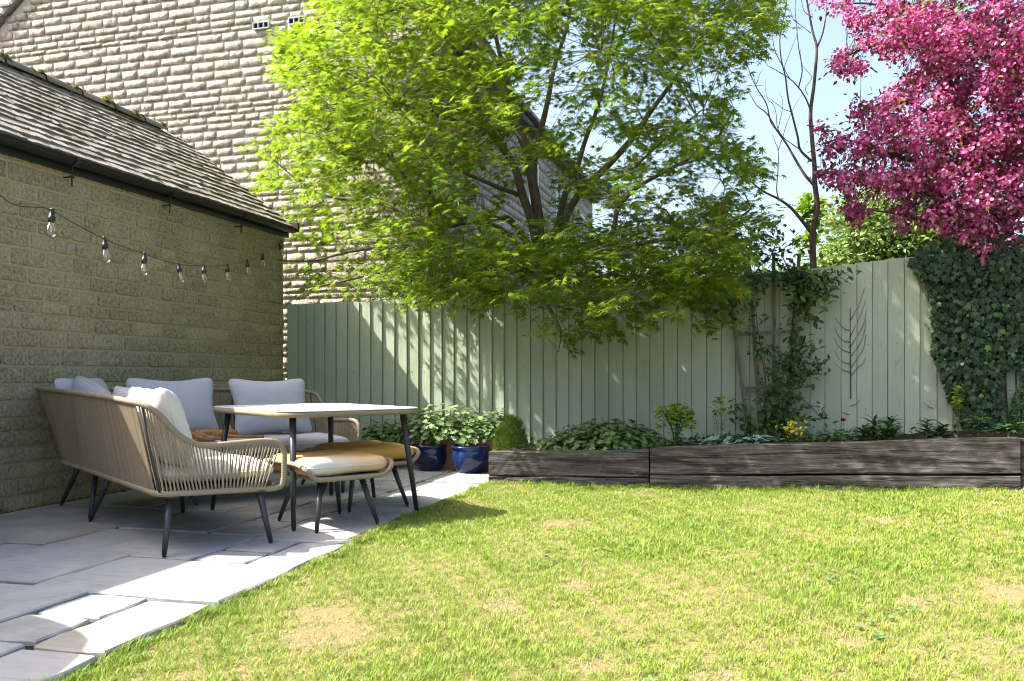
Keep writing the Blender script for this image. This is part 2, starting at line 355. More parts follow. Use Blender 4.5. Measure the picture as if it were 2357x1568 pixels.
# ------------------------------------------------------------------ setting: ground, lawn, patio
def sstep(a, b, x): t = min(1, max(0, (x - a) / (b - a))); return t * t * (3 - 2 * t)
def lawn_z(x, y): return -.035 + .038 * sstep(2.6, 5.2, y) + .11 * sstep(-1.2, 2.6, x) * sstep(2, 7, y)
PATIO_X = -2.22
mb = MB(); nx, ny = 60, 60; xs = np.linspace(-2.30, 9, nx); ys = np.linspace(-4, 7.6, ny)
mb.add([(x, y, lawn_z(x, y) + .006 * math.sin(x * 5.1 + y * 3) * math.sin(y * 4.3)) for y in ys for x in xs],
       [(j*nx+i, j*nx+i+1, (j+1)*nx+i+1, (j+1)*nx+i) for j in range(ny-1) for i in range(nx-1)])
tag(link('lawn', mb.mesh('lawn', M['lawn'], True)), kind='structure')
mb = MB(); mb.add([(-600, -600, -.25), (600, -600, -.25), (600, 900, -.25), (-600, 900, -.25)], [(0, 1, 2, 3)])
tag(link('ground', mb.mesh('ground', M['joint'])), kind='structure')
# patio slabs: x0,x1,y0,y1
SL = [(-2.835,-2.505,2.83,3.165),(-2.505,-2.175,2.48,3.145),(-3.21,-2.185,3.165,3.85),(-4.15,-3.21,3.24,3.97),(-5.06,-4.15,3.3,4.0),(-3.45,-2.835,2.56,3.21),(-3.45,-2.505,1.86,2.515),
  (-2.835,-2.505,2.515,2.83),(-2.505,-2.16,1.86,2.48),(-4.35,-3.45,2.3,3.22),(-5.06,-4.35,2.3,3.28),(-3.91,-2.845,3.87,4.55),(-2.845,-2.51,3.86,4.14),(-2.845,-2.51,4.14,4.46),(-2.51,-2.21,3.82,4.46),
  (-5.06,-3.91,4.0,5.3),(-3.91,-3.23,4.56,5.28),(-3.23,-2.87,4.56,5.05),(-2.87,-2.22,4.47,5.27),(-3.23,-2.87,5.05,5.57),(-2.87,-2.25,5.28,5.86),(-3.6,-3.23,5.28,5.9),(-4.3,-3.6,5.3,5.95),(-5.06,-4.3,5.3,6.0),
  (-3.23,-2.9,5.58,6.63),(-2.9,-2.26,5.87,6.53),(-4.0,-3.23,5.95,6.63),(-5.06,-4.0,6.0,6.8),(-2.9,-2.27,6.54,7.3),(-3.6,-2.9,6.64,7.3),(-4.3,-3.6,6.64,7.4),(-5.06,-4.3,6.8,7.6),(-2.9,-2.27,7.31,8.58),(-3.6,-2.9,7.31,7.95),
  (-4.3,-3.6,7.41,8.58),(-5.06,-4.3,7.61,8.58),(-3.6,-2.9,7.96,8.58),(-3.4,-2.16,1.1,1.85),(-4.4,-3.4,1.1,2.3),(-5.06,-4.4,1.1,2.3),(-3.2,-2.16,.2,1.09),(-5.06,-3.2,.2,1.09),(-5.06,-2.16,-1.2,.19)]
patio = tag(link('patio', None), kind='structure'); 
mb = MB(); mb.add([(-5.1, -1.2, -.022), (-2.24, -1.2, -.022), (-2.28, 8.6, -.022), (-5.1, 8.6, -.022)], [(0, 1, 2, 3)])
part('joint_bed', mb, M['joint'], patio)
def slab_mesh(x0, x1, y0, y1):
    g = .0125; n = 7; top = random.uniform(-.004, .004)
    def edge(ax, ay, bx, by):
        L = math.hypot(bx - ax, by - ay); m = max(3, int(L / .12)); out = []
        for i in range(m):
            t = i / m; k = 0 if i == 0 else random.uniform(-.008, .007)
            out.append((ax + (bx - ax) * t - (by - ay) / L * -k * -1, ay + (by - ay) * t + (bx - ax) / L * k))
        return out
    x0 += g; x1 -= g; y0 += g; y1 -= g; c = .012
    ring = edge(x0 + c, y0, x1 - c, y0) + edge(x1, y0 + c, x1, y1 - c) + edge(x1 - c, y1, x0 + c, y1) + edge(x0, y1 - c, x0, y0 + c)
    n = len(ring); cx, cy = (x0 + x1) / 2, (y0 + y1) / 2
    V = [(x, y, -.055) for x, y in ring] + [(x, y, top - .007) for x, y in ring] + [(x + (cx - x) * .010 / max(.1, abs(cx - x) + abs(cy - y)) * 1.0, y + (cy - y) * .010 / max(.1, abs(cx - x) + abs(cy - y)), top) for x, y in ring]
    F = [(i, (i+1) % n, n + (i+1) % n, n + i) for i in range(n)] + [(n + i, n + (i+1) % n, 2*n + (i+1) % n, 2*n + i) for i in range(n)] + [tuple(2*n + i for i in range(n))]
    m = MB(); m.add(V, F); return m
for s in SL: part('slab', slab_mesh(*s), M['slab'], patio)

# ------------------------------------------------------------------ stone walls
def stone_template(rough, seed):
    r = random.Random(seed); nu, nv = 7, 5; V = []
    for j in range(nv):
        for i in range(nu):
            u, v = i / (nu - 1), j / (nv - 1); e = min(u, 1 - u, v, 1 - v)
            d = 0 if e == 0 else 1 + r.uniform(-rough, rough) * (1 if rough < .3 else .8)
            x, y = u - .5, v - .5
            if e == 0:
                if i in (0, nu - 1) and j in (0, nv - 1): x *= .93; y *= .88
                else: x *= 1 + r.uniform(-.03, .02); y *= 1 + r.uniform(-.05, .03)
            else:
                if i == 1: x = -.5 + .035
                if i == nu - 2: x = .5 - .035
                if j == 1: y = -.5 + .07
                if j == nv - 2: y = .5 - .07
                x += r.uniform(-.02, .02) * rough; y += r.uniform(-.03, .03) * rough
            V.append((x, y, d))
    F = [(j*nu+i, j*nu+i+1, (j+1)*nu+i+1, (j+1)*nu+i) for j in range(nv-1) for i in range(nu-1)]
    return np.array(V), np.array(F)
def stone_wall(parent, bricks, Ux, Nx, org, rough, depth, mat, nind, ntm=12, smooth=True):
    """bricks: (u, z, w, h); placed on a wall with tangent Ux and outward normal Nx; nearest in view become objects"""
    T = [stone_template(rough, 100 + i) for i in range(ntm)]; ms = [np_mesh('stone', a, b, mat, smooth) for a, b in T]
    Ux, Nx, org = Vector(Ux), Vector(Nx), Vector(org); Zx = Vector((0, 0, 1))
    C = np.array([org + Ux * u + Zx * z for u, z, w, h in bricks])
    ids, vis = nearest_in_view(C, nind); ids = set(int(i) for i in ids if vis[i])
    V, F, o = [], [], 0
    for i, (u, z, w, h) in enumerate(bricks):
        k = random.randrange(ntm); dd = depth * random.uniform(.75, 1.25); c = org + Ux * u + Zx * z
        if i in ids:
            Mx = Matrix((( Ux.x * w, 0, Nx.x * dd, c.x), (Ux.y * w, 0, Nx.y * dd, c.y), (0, h, 0, c.z), (0, 0, 0, 1)))
            placed('stone', ms[k], parent, Mx)
        else:
            a, b = T[k]; q = np.outer(a[:, 0] * w, Ux) + np.outer(a[:, 1] * h, Zx) + np.outer(a[:, 2] * dd, Nx) + np.array(c)
            V.append(q); F.append(b + o); o += len(a)
    if V: link('stonework', np_mesh('stonework', np.concatenate(V), np.concatenate(F), mat, smooth), parent, 'stuff').location = (0, 0, 0)
def courses(u0, u1, z0, z1, hs, wr, gap, keep=lambda u, z: True):
    out = []; z = z0
    while z < z1:
        h = random.choice(hs) * random.uniform(.94, 1.06); u = u0 - random.uniform(0, wr[1])
        while u < u1:
            w = random.uniform(*wr) * (1.15 if h > np.mean(hs) else 1)
            a, b = max(u, u0), min(u + w, u1)
            if b - a > .05 and keep((a + b) / 2, z + h / 2): out.append(((a + b) / 2, z + h / 2, b - a - gap, h - gap))
            u += w
        z += h
    return out
# garage
GX = -5.08
garage = thing('stone_garage', (GX - 1.5, 5, 0), 'low stone garage with mossy tiled roof and black gutter along the left of the patio', 'garage')
wall = link('wall', None, garage); wall.location = (0, 0, 0)
mb = MB(); mb.box(GX - 3.0, GX - .010, .3, 8.6, -.2, 2.60)
mb.add([(GX - 3.0, 8.598, 2.6), (GX - .01, 8.598, 2.6), (GX - 1.5, 8.598, 3.70)], [(0, 1, 2)]); mb.add([(GX - 3.0, .302, 2.6), (GX - .01, .302, 2.6), (GX - 1.5, .302, 3.70)], [(0, 1, 2)])
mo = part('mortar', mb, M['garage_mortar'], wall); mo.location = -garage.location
gb = courses(.35, 8.60, -.02, 2.62, (.10, .12, .12, .135), (.17, .33), .013)
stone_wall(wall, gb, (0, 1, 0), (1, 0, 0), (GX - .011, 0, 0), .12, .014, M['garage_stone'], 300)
for o in wall.children:
    if o.name.startswith('stonework'): o.location = -garage.location
mb = MB(); mb.box(GX - 2.8, GX - .02, 8.60, 8.615, 0, 2.6); o = part('end_wall', mb, M['garage_stone'], garage)
# garage roof
EX, EZ, RX, RZ = GX + .06, 2.665, -6.56, 3.82
sl = Vector((RX - EX, 0, RZ - EZ)); SLn = sl.length; sd = sl.normalized(); nrm = Vector((-sd.z, 0, sd.x)) * -1
if nrm.z < 0: nrm = -nrm
roof = link('roof', None, garage); roof.location = (0, 0, 0)
mb = MB(); n_ = nrm * -.03
mb.add([Vector((EX, .2, EZ)) + n_, Vector((EX, 8.70, EZ)) + n_, Vector((RX, 8.70, RZ)) + n_, Vector((RX, .2, RZ)) + n_, Vector((2 * RX - EX, .2, EZ)), Vector((2 * RX - EX, 8.70, EZ))], [(0, 1, 2, 3), (3, 2, 5, 4)])
o = part('roof_deck', mb, M['dark_bark'], roof); o.location = -garage.location
def tile_template(seed):
    r = random.Random(seed); V = []; n = 5
    for k in range(n):
        x = k / (n - 1) - .5; j = r.uniform(-.035, .035); b = r.uniform(-.12, .12)
        V += [(x, -.5 + j, -1), (x, -.5 + j, b + r.uniform(-.1, .3)), (x, .62, b - .2)]
    F = []
    for k in range(n - 1):
        a, b = 3 * k, 3 * k + 3; F += [(a, b, b + 1, a + 1), (a + 1, b + 1, b + 2, a + 2)]
    F += [(0, 1, 2, 2), (3 * n - 3, 3 * n - 1, 3 * n - 2, 3 * n - 2)]
    F = [f if f[2] != f[3] else (f[0], f[1], f[2], f[2]) for f in F]
    return V, F
TT = []
for i in range(10):
    V, F = tile_template(i); m = bpy.data.meshes.new('tile'); m.from_pydata(V, [], [tuple(dict.fromkeys(f)) for f in F]); m.materials.append(M['tile']); TT.append((V, [tuple(dict.fromkeys(f)) for f in F], m))
rows = 15; ex = SLn / rows; tl = []
for r_ in range(rows):
    y = .2 - random.uniform(0, .2)
    while y < 8.72:
        w = random.uniform(.16, .30); a, b = max(y, .2), min(y + w, 8.74)
        if b - a > .04: tl.append((Vector((EX, (a + b) / 2, EZ)) + sd * (ex * (r_ + .42)) + nrm * (.004 + random.uniform(-.003, .004)), b - a - .004, r_))
        y += w
C = np.array([t_[0] for t_ in tl]); ids, vis = nearest_in_view(C, 300); ids = set(int(i) for i in ids if vis[i]); rest = MB()
for i, (c, w, r_) in enumerate(tl):
    V, F, m = random.choice(TT); tilt = sd + nrm * random.uniform(-.10, -.05); tilt.normalize(); n2 = tilt.cross(Vector((0, -1, 0))); n2 = n2 if n2.z > 0 else -n2
    th = .026 * random.uniform(.8, 1.3)
    Mx = Matrix(((0, tilt.x * ex, n2.x * th, c.x), (w, tilt.y * ex, n2.y * th, c.y), (0, tilt.z * ex, n2.z * th, c.z), (0, 0, 0, 1)))
    if i in ids: placed('tile', m, roof, Mx)
    else: rest.add([Mx @ Vector(v) for v in V], F)
o = part('far_tiles', rest, M['tile'], roof, kind='stuff'); o.location = -garage.location
y = .2
while y < 8.3:
    mb = MB(); L = .46; e = min(y + L, 8.42)
    for s0, r0 in ((0, .085),):
        vs_ = []
        for yy, rr in ((y, .098), (y + .03, .09), (e - .005, .085), (e - .004, .07)):
            for k in range(9):
                a = math.pi * k / 8; vs_.append((RX + rr * 1.15 * math.cos(a), yy, RZ - .035 + rr * math.sin(a)))
        mb.add(vs_, [(j*9+k, j*9+k+1, (j+1)*9+k+1, (j+1)*9+k) for j in range(3) for k in range(8)])
    o = part('ridge_tile', mb, M['tile'], roof); o.location = -garage.location; y += L
def moss_clumps(pts, name, parent, mat):
    V, F = [], []; b = MB()
    for c, s in pts:
        ring = []; n = 6
        vs_ = [(c[0], c[1], c[2] + s * .55)]
        for rr, zz in ((.6, .4), (1., -.05)):
            for k in range(n):
                a = 2 * math.pi * k / n + rr; q = rr * s * random.uniform(.7, 1.25)
                vs_.append((c[0] + q * math.cos(a), c[1] + 1.3 * q * math.sin(a), c[2] + zz * s - (q * .6 if rr == 1 else 0)))
        b.add(vs_, [(0, 1 + k, 1 + (k+1) % n) for k in range(n)] + [(1 + k, 7 + k, 7 + (k+1) % n, 1 + (k+1) % n) for k in range(n)])
    o = part(name, b, mat, parent, True, 'stuff'); o.location = -garage.location
pts = []
for i in range(420):
    y = random.uniform(1, 8.4); q = math.sin(y * 2.3) + math.sin(y * 5.1 + 1)
    if q < -.4 and random.random() < .8: continue
    s = random.uniform(.02, .05); u = abs(random.gauss(0, .08))
    if u < .07: pts.append(((RX + random.uniform(0, .07), y, RZ + .04 - u * .4), s))
    else:
        p = Vector((RX, y, RZ)) - sd * (u) + nrm * .004; pts.append(((p.x, p.y, p.z), s * .6))
moss_clumps(pts, 'moss', roof, M['moss'])
pts = []
for i in range(500):
    rr = random.randrange(1, rows); p = Vector((EX, random.uniform(1, 8.6), EZ)) + sd * (ex * rr - .004 + random.uniform(-.02, .01)) + nrm * .012
    if math.sin(p.y * 3.7 + rr) + random.uniform(-1, 1) < .1: continue
    pts.append((tuple(p), random.uniform(.004, .011)))
moss_clumps(pts, 'leaf_litter', roof, M['dark_bark'])
pts = [((GX + abs(random.gauss(.006, .016)), random.uniform(2, 8.5), 0), random.uniform(.008, .024)) for _ in range(420)]
moss_clumps(pts, 'wall_foot_moss', garage, M['moss'])
# gutter (half round) and brackets
gxc, gzc, gr = EX + .015, 2.632, .056
mb = MB(); vs_ = []; ysg = (.2, 8.66)
for rr in (gr, gr - .005):
    for yy in ysg:
        for k in range(11):
            a = math.pi + math.pi * k / 10; vs_.append((gxc + rr * math.cos(a), yy, gzc + rr * math.sin(a)))
f = [(k, k+1, 12+k, 11+k) for k in range(10)] + [(22+k, 33+k, 34+k, 23+k) for k in range(10)] + [(0, 11, 33, 22), (10, 32, 43, 21)]
mb.add(vs_, f)
mb.add([(gxc + gr * math.cos(math.pi + math.pi * k / 10), 8.66, gzc + gr * math.sin(math.pi + math.pi * k / 10)) for k in range(11)], [tuple(range(11))])
part('gutter', mb, M['gutter'], garage, False)
mb = MB(); mb.box(GX - .02, GX + .03, .2, 8.66, 2.53, 2.66); part('fascia', mb, M['gutter'], garage)
def wall_y(x, X=GX): d = ray(x, 400); return X * d.y / d.x
for bx in (148, 375, 541):
    yb = wall_y(bx); mb = MB()
    mb.tube([(gxc, yb, gzc - gr), (gxc - .004, yb, gzc - gr - .10), (gxc - .004, yb, gzc - gr - .16)], .006, 6)
    mb.tube([(GX - .01, yb, gzc - gr - .085), (gxc + .012, yb, gzc - gr - .085)], .006, 6)
    mb.tube([(gxc, yb - .03, gzc - gr - .085), (gxc, yb + .02, gzc - gr - .085)], .007, 6)
    for w_ in (-.02, .02):
        vv = [(gxc + (gr + .008) * math.cos(math.pi + math.pi * k / 10), yb + w_, gzc + (gr + .008) * math.sin(math.pi + math.pi * k / 10)) for k in range(11)]
        if w_ < 0: o0 = vv
    mb.add(o0 + vv, [(k, k+1, 12+k, 11+k) for k in range(10)])
    part('gutter_bracket', mb, M['iron'], garage)
mb = MB(); mb.box(GX - .02, GX + .14, 8.66, 8.70, 2.60, 2.70); part('barge_end', mb, M['dark_bark'], garage)

# house
HY, HX1, HX0 = 10.05, -3.71, -11.6
house = thing('stone_house', (-7.6, 15, 0), 'big pale rough stone gable house standing behind the garage and fence', 'house')
apx, eav, pit = (HX0 + HX1) / 2, 5.28, .83
def gable_z(x): return eav + pit * min(x - HX0, HX1 - x)
gw = link('gable_wall', None, house); gw.location = (0, 0, 0)
mb = MB(); az = gable_z(apx)
mb.add([(HX0, HY + .02, -.2), (HX1, HY + .02, -.2), (HX1, HY + .02, eav), (apx, HY + .02, az), (HX0, HY + .02, eav)], [(0, 1, 2, 3, 4)])
o = part('mortar', mb, M['house_mortar'], gw); o.location = -house.location
hb = courses(HX0, HX1, .6, 8.2, (.075, .10, .115, .13), (.17, .40), .021, lambda u, z: z < gable_z(u) - .05)
stone_wall(gw, hb, (1, 0, 0), (0, -1, 0), (0, HY + .012, 0), .85, .0135, M['house_stone'], 300, 16, False)
for o in gw.children:
    if o.name.startswith('stonework'): o.location = -house.location
sw = link('side_wall', None, house); sw.location = (0, 0, 0); HY2 = 20.6
mb = MB(); mb.box(HX0, HX1 - .012, HY + .03, HY2, -.2, eav); o = part('mortar', mb, M['house_mortar'], sw); o.location = -house.location
sb = courses(HY + .0, HY2, .6, 5.2, (.13, .16, .2), (.28, .6), .014)
stone_wall(sw, sb, (0, 1, 0), (1, 0, 0), (HX1 - .012, 0, 0), .25, .02, M['house_stone'], 0)
for o in sw.children:
    if o.name.startswith('stonework'): o.location = -house.location
mb = MB()
for s_ in (1, -1):
    e = HX1 + .16 if s_ == 1 else HX0 - .16
    z0 = eav - .16 * pit + .04
    a = [(e, HY - .06, z0), (apx, HY - .06, az + .04), (apx, HY2 + .1, az + .04), (e, HY2 + .1, z0)]
    b = [(x, y, z + .07) for x, y, z in a]; mb.add(a + b, [(0, 1, 2, 3), (4, 7, 6, 5), (0, 4, 5, 1), (2, 6, 7, 3), (3, 7, 4, 0)])
part('roof', mb, M['tile'], house)
mb = MB()
for s_ in (1, -1):      # tile ends along the verge
    n = 26
    for k in range(n):
        t0 = k / n; xx = (HX1 + .1 if s_ == 1 else HX0 - .1); X = xx + (apx - xx) * t0; z0 = eav - .1 * pit + .11 + (az - eav + .1 * pit) * t0
        mb.box(X - .10, X + .10, HY - .085, HY + .4, z0 + .0, z0 + .035)
part('verge_tiles', mb, M['tile'], house, kind='stuff')
mb = MB(); mb.tube([(HX1 + .20, HY - .08, eav + .02), (HX1 + .20, HY2 + .1, eav + .02)], .06, 10); mb.box(HX1 + .02, HX1 + .15, HY - .02, HY2, eav - .12, eav + .05)
part('gutter', mb, M['gutter'], house)
mb = MB(); mb.tube([(HX1 - .12, HY - .09, .5), (HX1 - .12, HY - .09, eav - .25), (HX1 + .15, HY - .09, eav)], .042, 10); part('downpipe', mb, M['gutter'], house, True)
for xv, yv in ((600, 58), (682, 47)):
    c = onY(xv, yv, HY - .04); v = link('air_vent', None, house); v.location = (0, 0, 0)
    mb = MB(); w, h = .118, .046
    mb.box(c.x - w, c.x + w, HY - .045, HY + .02, c.z - h, c.z - h + .010); mb.box(c.x - w, c.x + w, HY - .045, HY + .02, c.z + h - .010, c.z + h)
    for q in (-w, -w / 3 - .004, w / 3 - .004, w - .009): mb.box(c.x + q, c.x + q + .009, HY - .045, HY + .02, c.z - h + .0101, c.z + h - .0101)
    o = part('frame', mb, M['vent'], v); o.location = -house.location
    mb = MB()
    for k in range(4): zz = c.z - h + .0175 + k * .0185; mb.add([(c.x - w + .001, HY - .043, zz - .004), (c.x + w - .001, HY - .043, zz - .004), (c.x + w - .001, HY - .02, zz + .006), (c.x - w + .001, HY - .02, zz + .006)], [(0, 1, 2, 3)])
    o = part('louvre', mb, M['vent'], v); o.location = -house.location
    mb = MB(); mb.add([(c.x - w, HY - .012, c.z - h), (c.x + w, HY - .012, c.z - h), (c.x + w, HY - .012, c.z + h), (c.x - w, HY - .012, c.z + h)], [(0, 1, 2, 3)])
    o = part('recess', mb, M['dark'], v); o.location = -house.location
for y0, y1, z0, z1 in ((14.2, 14.9, 3.3, 4.75), (16.3, 17.2, 3.3, 4.75), (18.9, 19.6, 3.3, 4.6), (13.6, 14.7, .9, 2.1), (17, 18, .9, 2.1)):
    w = link('window', None, house); w.location = (0, 0, 0); mb = MB(); X = HX1 + .02
    for a, b, c_, d in ((y0, y1, z0, z0 + .07), (y0, y1, z1 - .07, z1), (y0, y0 + .07, z0 + .07, z1 - .07), (y1 - .07, y1, z0 + .07, z1 - .07), ((y0 + y1) / 2 - .03, (y0 + y1) / 2 + .03, z0 + .07, z1 - .07)): mb.box(X - .04, X + .03, a, b, c_, d)
    o = part('frame', mb, M['white'], w); o.location = -house.location
    mb = MB(); mb.box(X - .03, X + .012, y0 + .01, y1 - .01, z0 + .01, z1 - .01); o = part('pane', mb, M['pane'], w); o.location = -house.location
    mb = MB(); mb.box(X - .03, X + .06, y0 - .06, y1 + .06, z0 - .08, z0 - .001); o = part('sill', mb, M['house_stone'], w); o.location = -house.location

# ------------------------------------------------------------------ fence
FY = 8.64
fx = [onY(x, y, FY) for x, y in ((657, 702), (860, 693), (1180, 676), (1480, 655), (1900, 616), (2090, 592), (2357, 566))]
FXS = [p.x for p in fx] + [6]; FZS = [p.z for p in fx] + [2.35]
def fence_top(x): return interp(x, FXS, FZS)
def bed_z(x): return interp(x, (-2.3, -.8, 2, 4), (.255, .30, .465, .49))
fence = thing('board_fence', (0, FY, 0), 'pale sage green fence of overlapping vertical boards across the back of the garden', 'fence')
x = -5.055; i = 0
while x < 4.6:
    w = .10 if i in (1, 2) else random.uniform(.132, .146); ov = .012; zt = fence_top(x + w / 2) + random.uniform(-.006, .006); n = 7; jt = random.uniform(-.004, .004)
    z0 = -.06 if x < -2.3 else .0; ln = random.uniform(-.003, .003); vs_ = []
    for k in range(n + 1):
        z = z0 + (zt - z0) * k / n; bw = random.uniform(-.0018, .0018); th = .0165 + random.uniform(-.003, .004)
        tl_ = random.uniform(-.004, .004) if k == n else 0; xl = x + .008 + bw; xr = x + w + .001 + bw
        vs_ += [(x - .012, FY + .014, z), (x - .012, FY + .009, z), (xl, FY + .008, z), (xl + .0008, FY - .006, z + tl_), (xr, FY - th - .007 + jt, z), (xr + .001, FY - .004 + jt, z)]
    f = []
    for k in range(n):
        a = 6 * k; b = a + 6
        f += [(a + j, a + (j + 1) % 6, b + (j + 1) % 6, b + j) for j in range(6)]
    f += [tuple(range(6))[::-1], tuple(6*n + j for j in range(6))]
    mb = MB(); mb.add(vs_, f); part('board', mb, M['fence'], fence); x += w; i += 1
mb = MB(); xx = -5.0
while xx < 4.5:      # nail heads in pairs at the three rails
    for zz in (.42, 1.0, 1.6):
        z_ = zz + (fence_top(xx) - 1.78) + random.uniform(-.015, .015); x_ = xx + random.uniform(.06, .10); mb.tube([(x_, FY - .012, z_), (x_, FY - .0235, z_)], .0035, 6)
    xx += .139
part('nails', mb, M['iron'], fence, kind='stuff')
mb = MB()
for k in range(3):
    zz = .35 + .6 * k
    mb.tube([(xx, FY + .05, zz + (fence_top(xx) - 1.78)) for xx in np.linspace(-5, 4.6, 12)], .04, 4)
part('rails', mb, M['trellis'], fence)
# dead vine scars on the boards
mb = MB(); vine = lambda pts, r: mb.tube(catmull([onY(x, y, FY - .026) for x, y in pts], 4), r, 4)
vine([(1958, 918), (1958, 860), (1957, 800), (1957, 760), (1957, 706)], [.006, .005, .003])
for a in ([(1957,776),(1967,755),(1981,725),(1993,690)], [(1957,738),(1972,712),(1981,692),(1990,665)], [(1957,800),(1972,775),(1988,745),(1994,712)], [(1957,822),(1975,798),(1988,770),(1994,735)], [(1957,848),(1972,828),(1988,800),(1993,770)],
          [(1957,868),(1975,845),(1985,838),(1993,822)], [(1957,788),(1940,784),(1928,770),(1921,752)], [(1957,760),(1945,758),(1932,745),(1921,730)], [(1957,812),(1940,806),(1928,794),(1921,776)], [(1957,838),(1942,834),(1930,824),(1921,806)], [(1957,858),(1942,852),(1932,846),(1921,836)], [(1957,935),(1970,930),(1980,920)], [(1955,955),(1942,950),(1935,948)], [(2148,940),(2135,935),(2125,925)]):
    vine(a, [.0045, .002])
tag(part('dead_vine', mb, M['dry_vine'], None), 'dead fishbone shaped vine stem clinging to the green boards right of the trellis', 'dead vine')

# ------------------------------------------------------------------ raised bed
def sleeper(x0, y0, x1, y1, z0a, z1a, z0b, z1b, d=.13):
    nu = 40; nv = 6; mb = MB(); vs_ = []; nn = Vector((-(y1 - y0), x1 - x0, 0)).normalized()
    ring = [(0, 0), (0, .5), (0, 1), (1, 1), (1, 0)]; r = random.Random(x0 * 7 + z0a)
    ph = [r.uniform(0, 6) for _ in range(6)]
    for i in range(nu + 1):
        u = i / nu
        for k, (dd, v) in enumerate([(0, .04), (0, .2), (0, .4), (0, .6), (0, .8), (.0, .96), (.06, 1), (1, 1), (1, 0), (.06, 0)]):
            za, zb = z0a + (z0b - z0a) * u, z1a + (z1b - z1a) * u
            wv = .004 * math.sin(u * 17 + ph[k % 6]) + r.uniform(-.0025, .0025)
            X = x0 + (x1 - x0) * u + nn.x * (dd * d + wv); Y = y0 + (y1 - y0) * u + nn.y * (dd * d + wv)
            vs_.append((X, Y, za + (zb - za) * v + .003 * math.sin(u * 11 + ph[(k + 2) % 6])))
    f = [(i*10+k, (i+1)*10+k, (i+1)*10+(k+1) % 10, i*10+(k+1) % 10) for i in range(nu) for k in range(10)] + [tuple(range(10))[::-1] if False else tuple(range(10)), tuple(nu*10 + k for k in range(10))[::-1]]
    mb.add(vs_, f); return mb
bed_pts = [(-2.265, 7.33), (-.835, 7.38), (1.95, 7.20), (4.5, 7.05)]
SLEEP = [((-2.265, 7.33, -.84, 7.385), (-.08, .062, -.04, .083), (.068, .282, .09, .322), 'left end next to the blue pot'),
         ((-.825, 7.355, 1.945, 7.165), (-.05, .108, .0, .218), (.122, .352, .232, .502), 'long middle run below the trellis'),
         ((1.96, 7.20, 4.6, 7.02), (.0, .22, .05, .25), (.226, .49, .256, .52), 'right end below the ivy')]
for (x0, y0, x1, y1), lo, hi, txt in SLEEP:
    tag(part('timber_sleeper', sleeper(x0, y0 - .004, x1, y1 - .004, lo[0], lo[1], lo[2], lo[3]), M['sleeper'], None), 'lower weathered timber sleeper half sunk in the grass, ' + txt, 'sleeper', 'timber sleepers edging the flower bed')
    tag(part('timber_sleeper', sleeper(x0, y0, x1, y1, hi[0], hi[1], hi[2], hi[3]), M['sleeper'], None), 'upper weathered timber sleeper edging the flower bed, ' + txt, 'sleeper', 'timber sleepers edging the flower bed')
mb = MB(); nx = 60; vs_ = []
for j in range(6):
    for i in range(nx):
        x = -2.24 + 7 * i / (nx - 1); yf = interp(x, [p[0] for p in bed_pts], [p[1] for p in bed_pts]) + .10
        vs_.append((x, yf + (FY + .02 - yf) * j / 5, bed_z(x) + random.uniform(-.015, .02) - .0))
mb.add(vs_, [(j*nx+i, j*nx+i+1, (j+1)*nx+i+1, (j+1)*nx+i) for j in range(5) for i in range(nx-1)])
mb.add([(-2.24, 7.43, -.1), (-2.24, FY, -.1), (-2.24, FY, .2), (-2.24, 7.43, .2)], [(0, 1, 2, 3)])
tag(part('flower_bed', mb, M['soil'], None, True), kind='structure')

# ------------------------------------------------------------------ grass
def blades(n, xr, yr, hr, keep, wmul=1.):
    x = rng.uniform(*xr, n); y = rng.uniform(*yr, n); k = keep(x, y); x, y = x[k], y[k]; return x, y
def field(x, y):
    v = np.zeros_like(x)
    for fx_, fy_, p, a in ((1.3, .7, 0, .5), (.6, 1.9, 2, .5), (2.9, 2.1, 1, .6), (4.1, -3.3, 4, .7), (6.5, 5.2, 3, .7), (-7.7, 8.1, .5, .7), (15, 11, 2, .6), (11.5, -17, 1, .6), (23, 19, 4, .5), (-27, 21, 2, .5)): v += a * np.sin(fx_ * x + fy_ * y + p)
    return v / 2.2
lz = np.vectorize(lawn_z)
X, Y = [], []
def inview(x, y):
    px, py, t = proj(np.stack([x, y, np.zeros_like(x)], 1)); return (t > .3) & (px > -150) & (px < W_PX + 150) & (py < H_PX + 120)
def edge_x(y): return -2.185 + .010 * np.sin(y * 9) + .014 * np.sin(y * 3.1 + 1) - .05 * np.clip((y - 3.6) / 2, 0, 1)
def front_y(x): return np.interp(x, [p[0] for p in bed_pts], [p[1] for p in bed_pts]) - .005
for dens, (ya, yb) in ((22000, (1.5, 3.2)), (16000, (3.2, 5.0)), (12000, (5.0, 7.45))):
    n = int(dens * (yb - ya) * 6.2); x = rng.uniform(-2.32, 3.9, n); y = rng.uniform(ya, yb, n)
    k = inview(x, y) & (x > edge_x(y)) & (y < front_y(x)); X.append(x[k]); Y.append(y[k])
n = 9000; x = rng.uniform(-2.3, 4, n); y = front_y(x) - np.abs(rng.normal(0, .05, n)); k = inview(x, y) & (x > -2.2); X.append(x[k]); Y.append(y[k]); nfr = k.sum()
n = 9000; y = rng.uniform(1.6, 7.3, n); x = edge_x(y) + np.abs(rng.normal(0, .03, n)) - .004; X.append(x); Y.append(y); ned = n
X = np.concatenate(X); Y = np.concatenate(Y); n = len(X); Fd = field(X, Y)
def fine(x, y): return (np.sin(31 * x + 17 * y) + np.sin(-23 * x + 41 * y + 1) + np.sin(57 * x - 13 * y + 2) + np.sin(71 * x + 63 * y) + np.sin(-97 * x + 45 * y + 3)) / 2.2
Cl = fine(X, Y); h = rng.uniform(.012, .031, n) * np.clip(1 + .38 * Cl, .45, 1.9) * (1 + .15 * np.clip(-Fd, -1, 1)); h[-ned - nfr:] *= 1.5
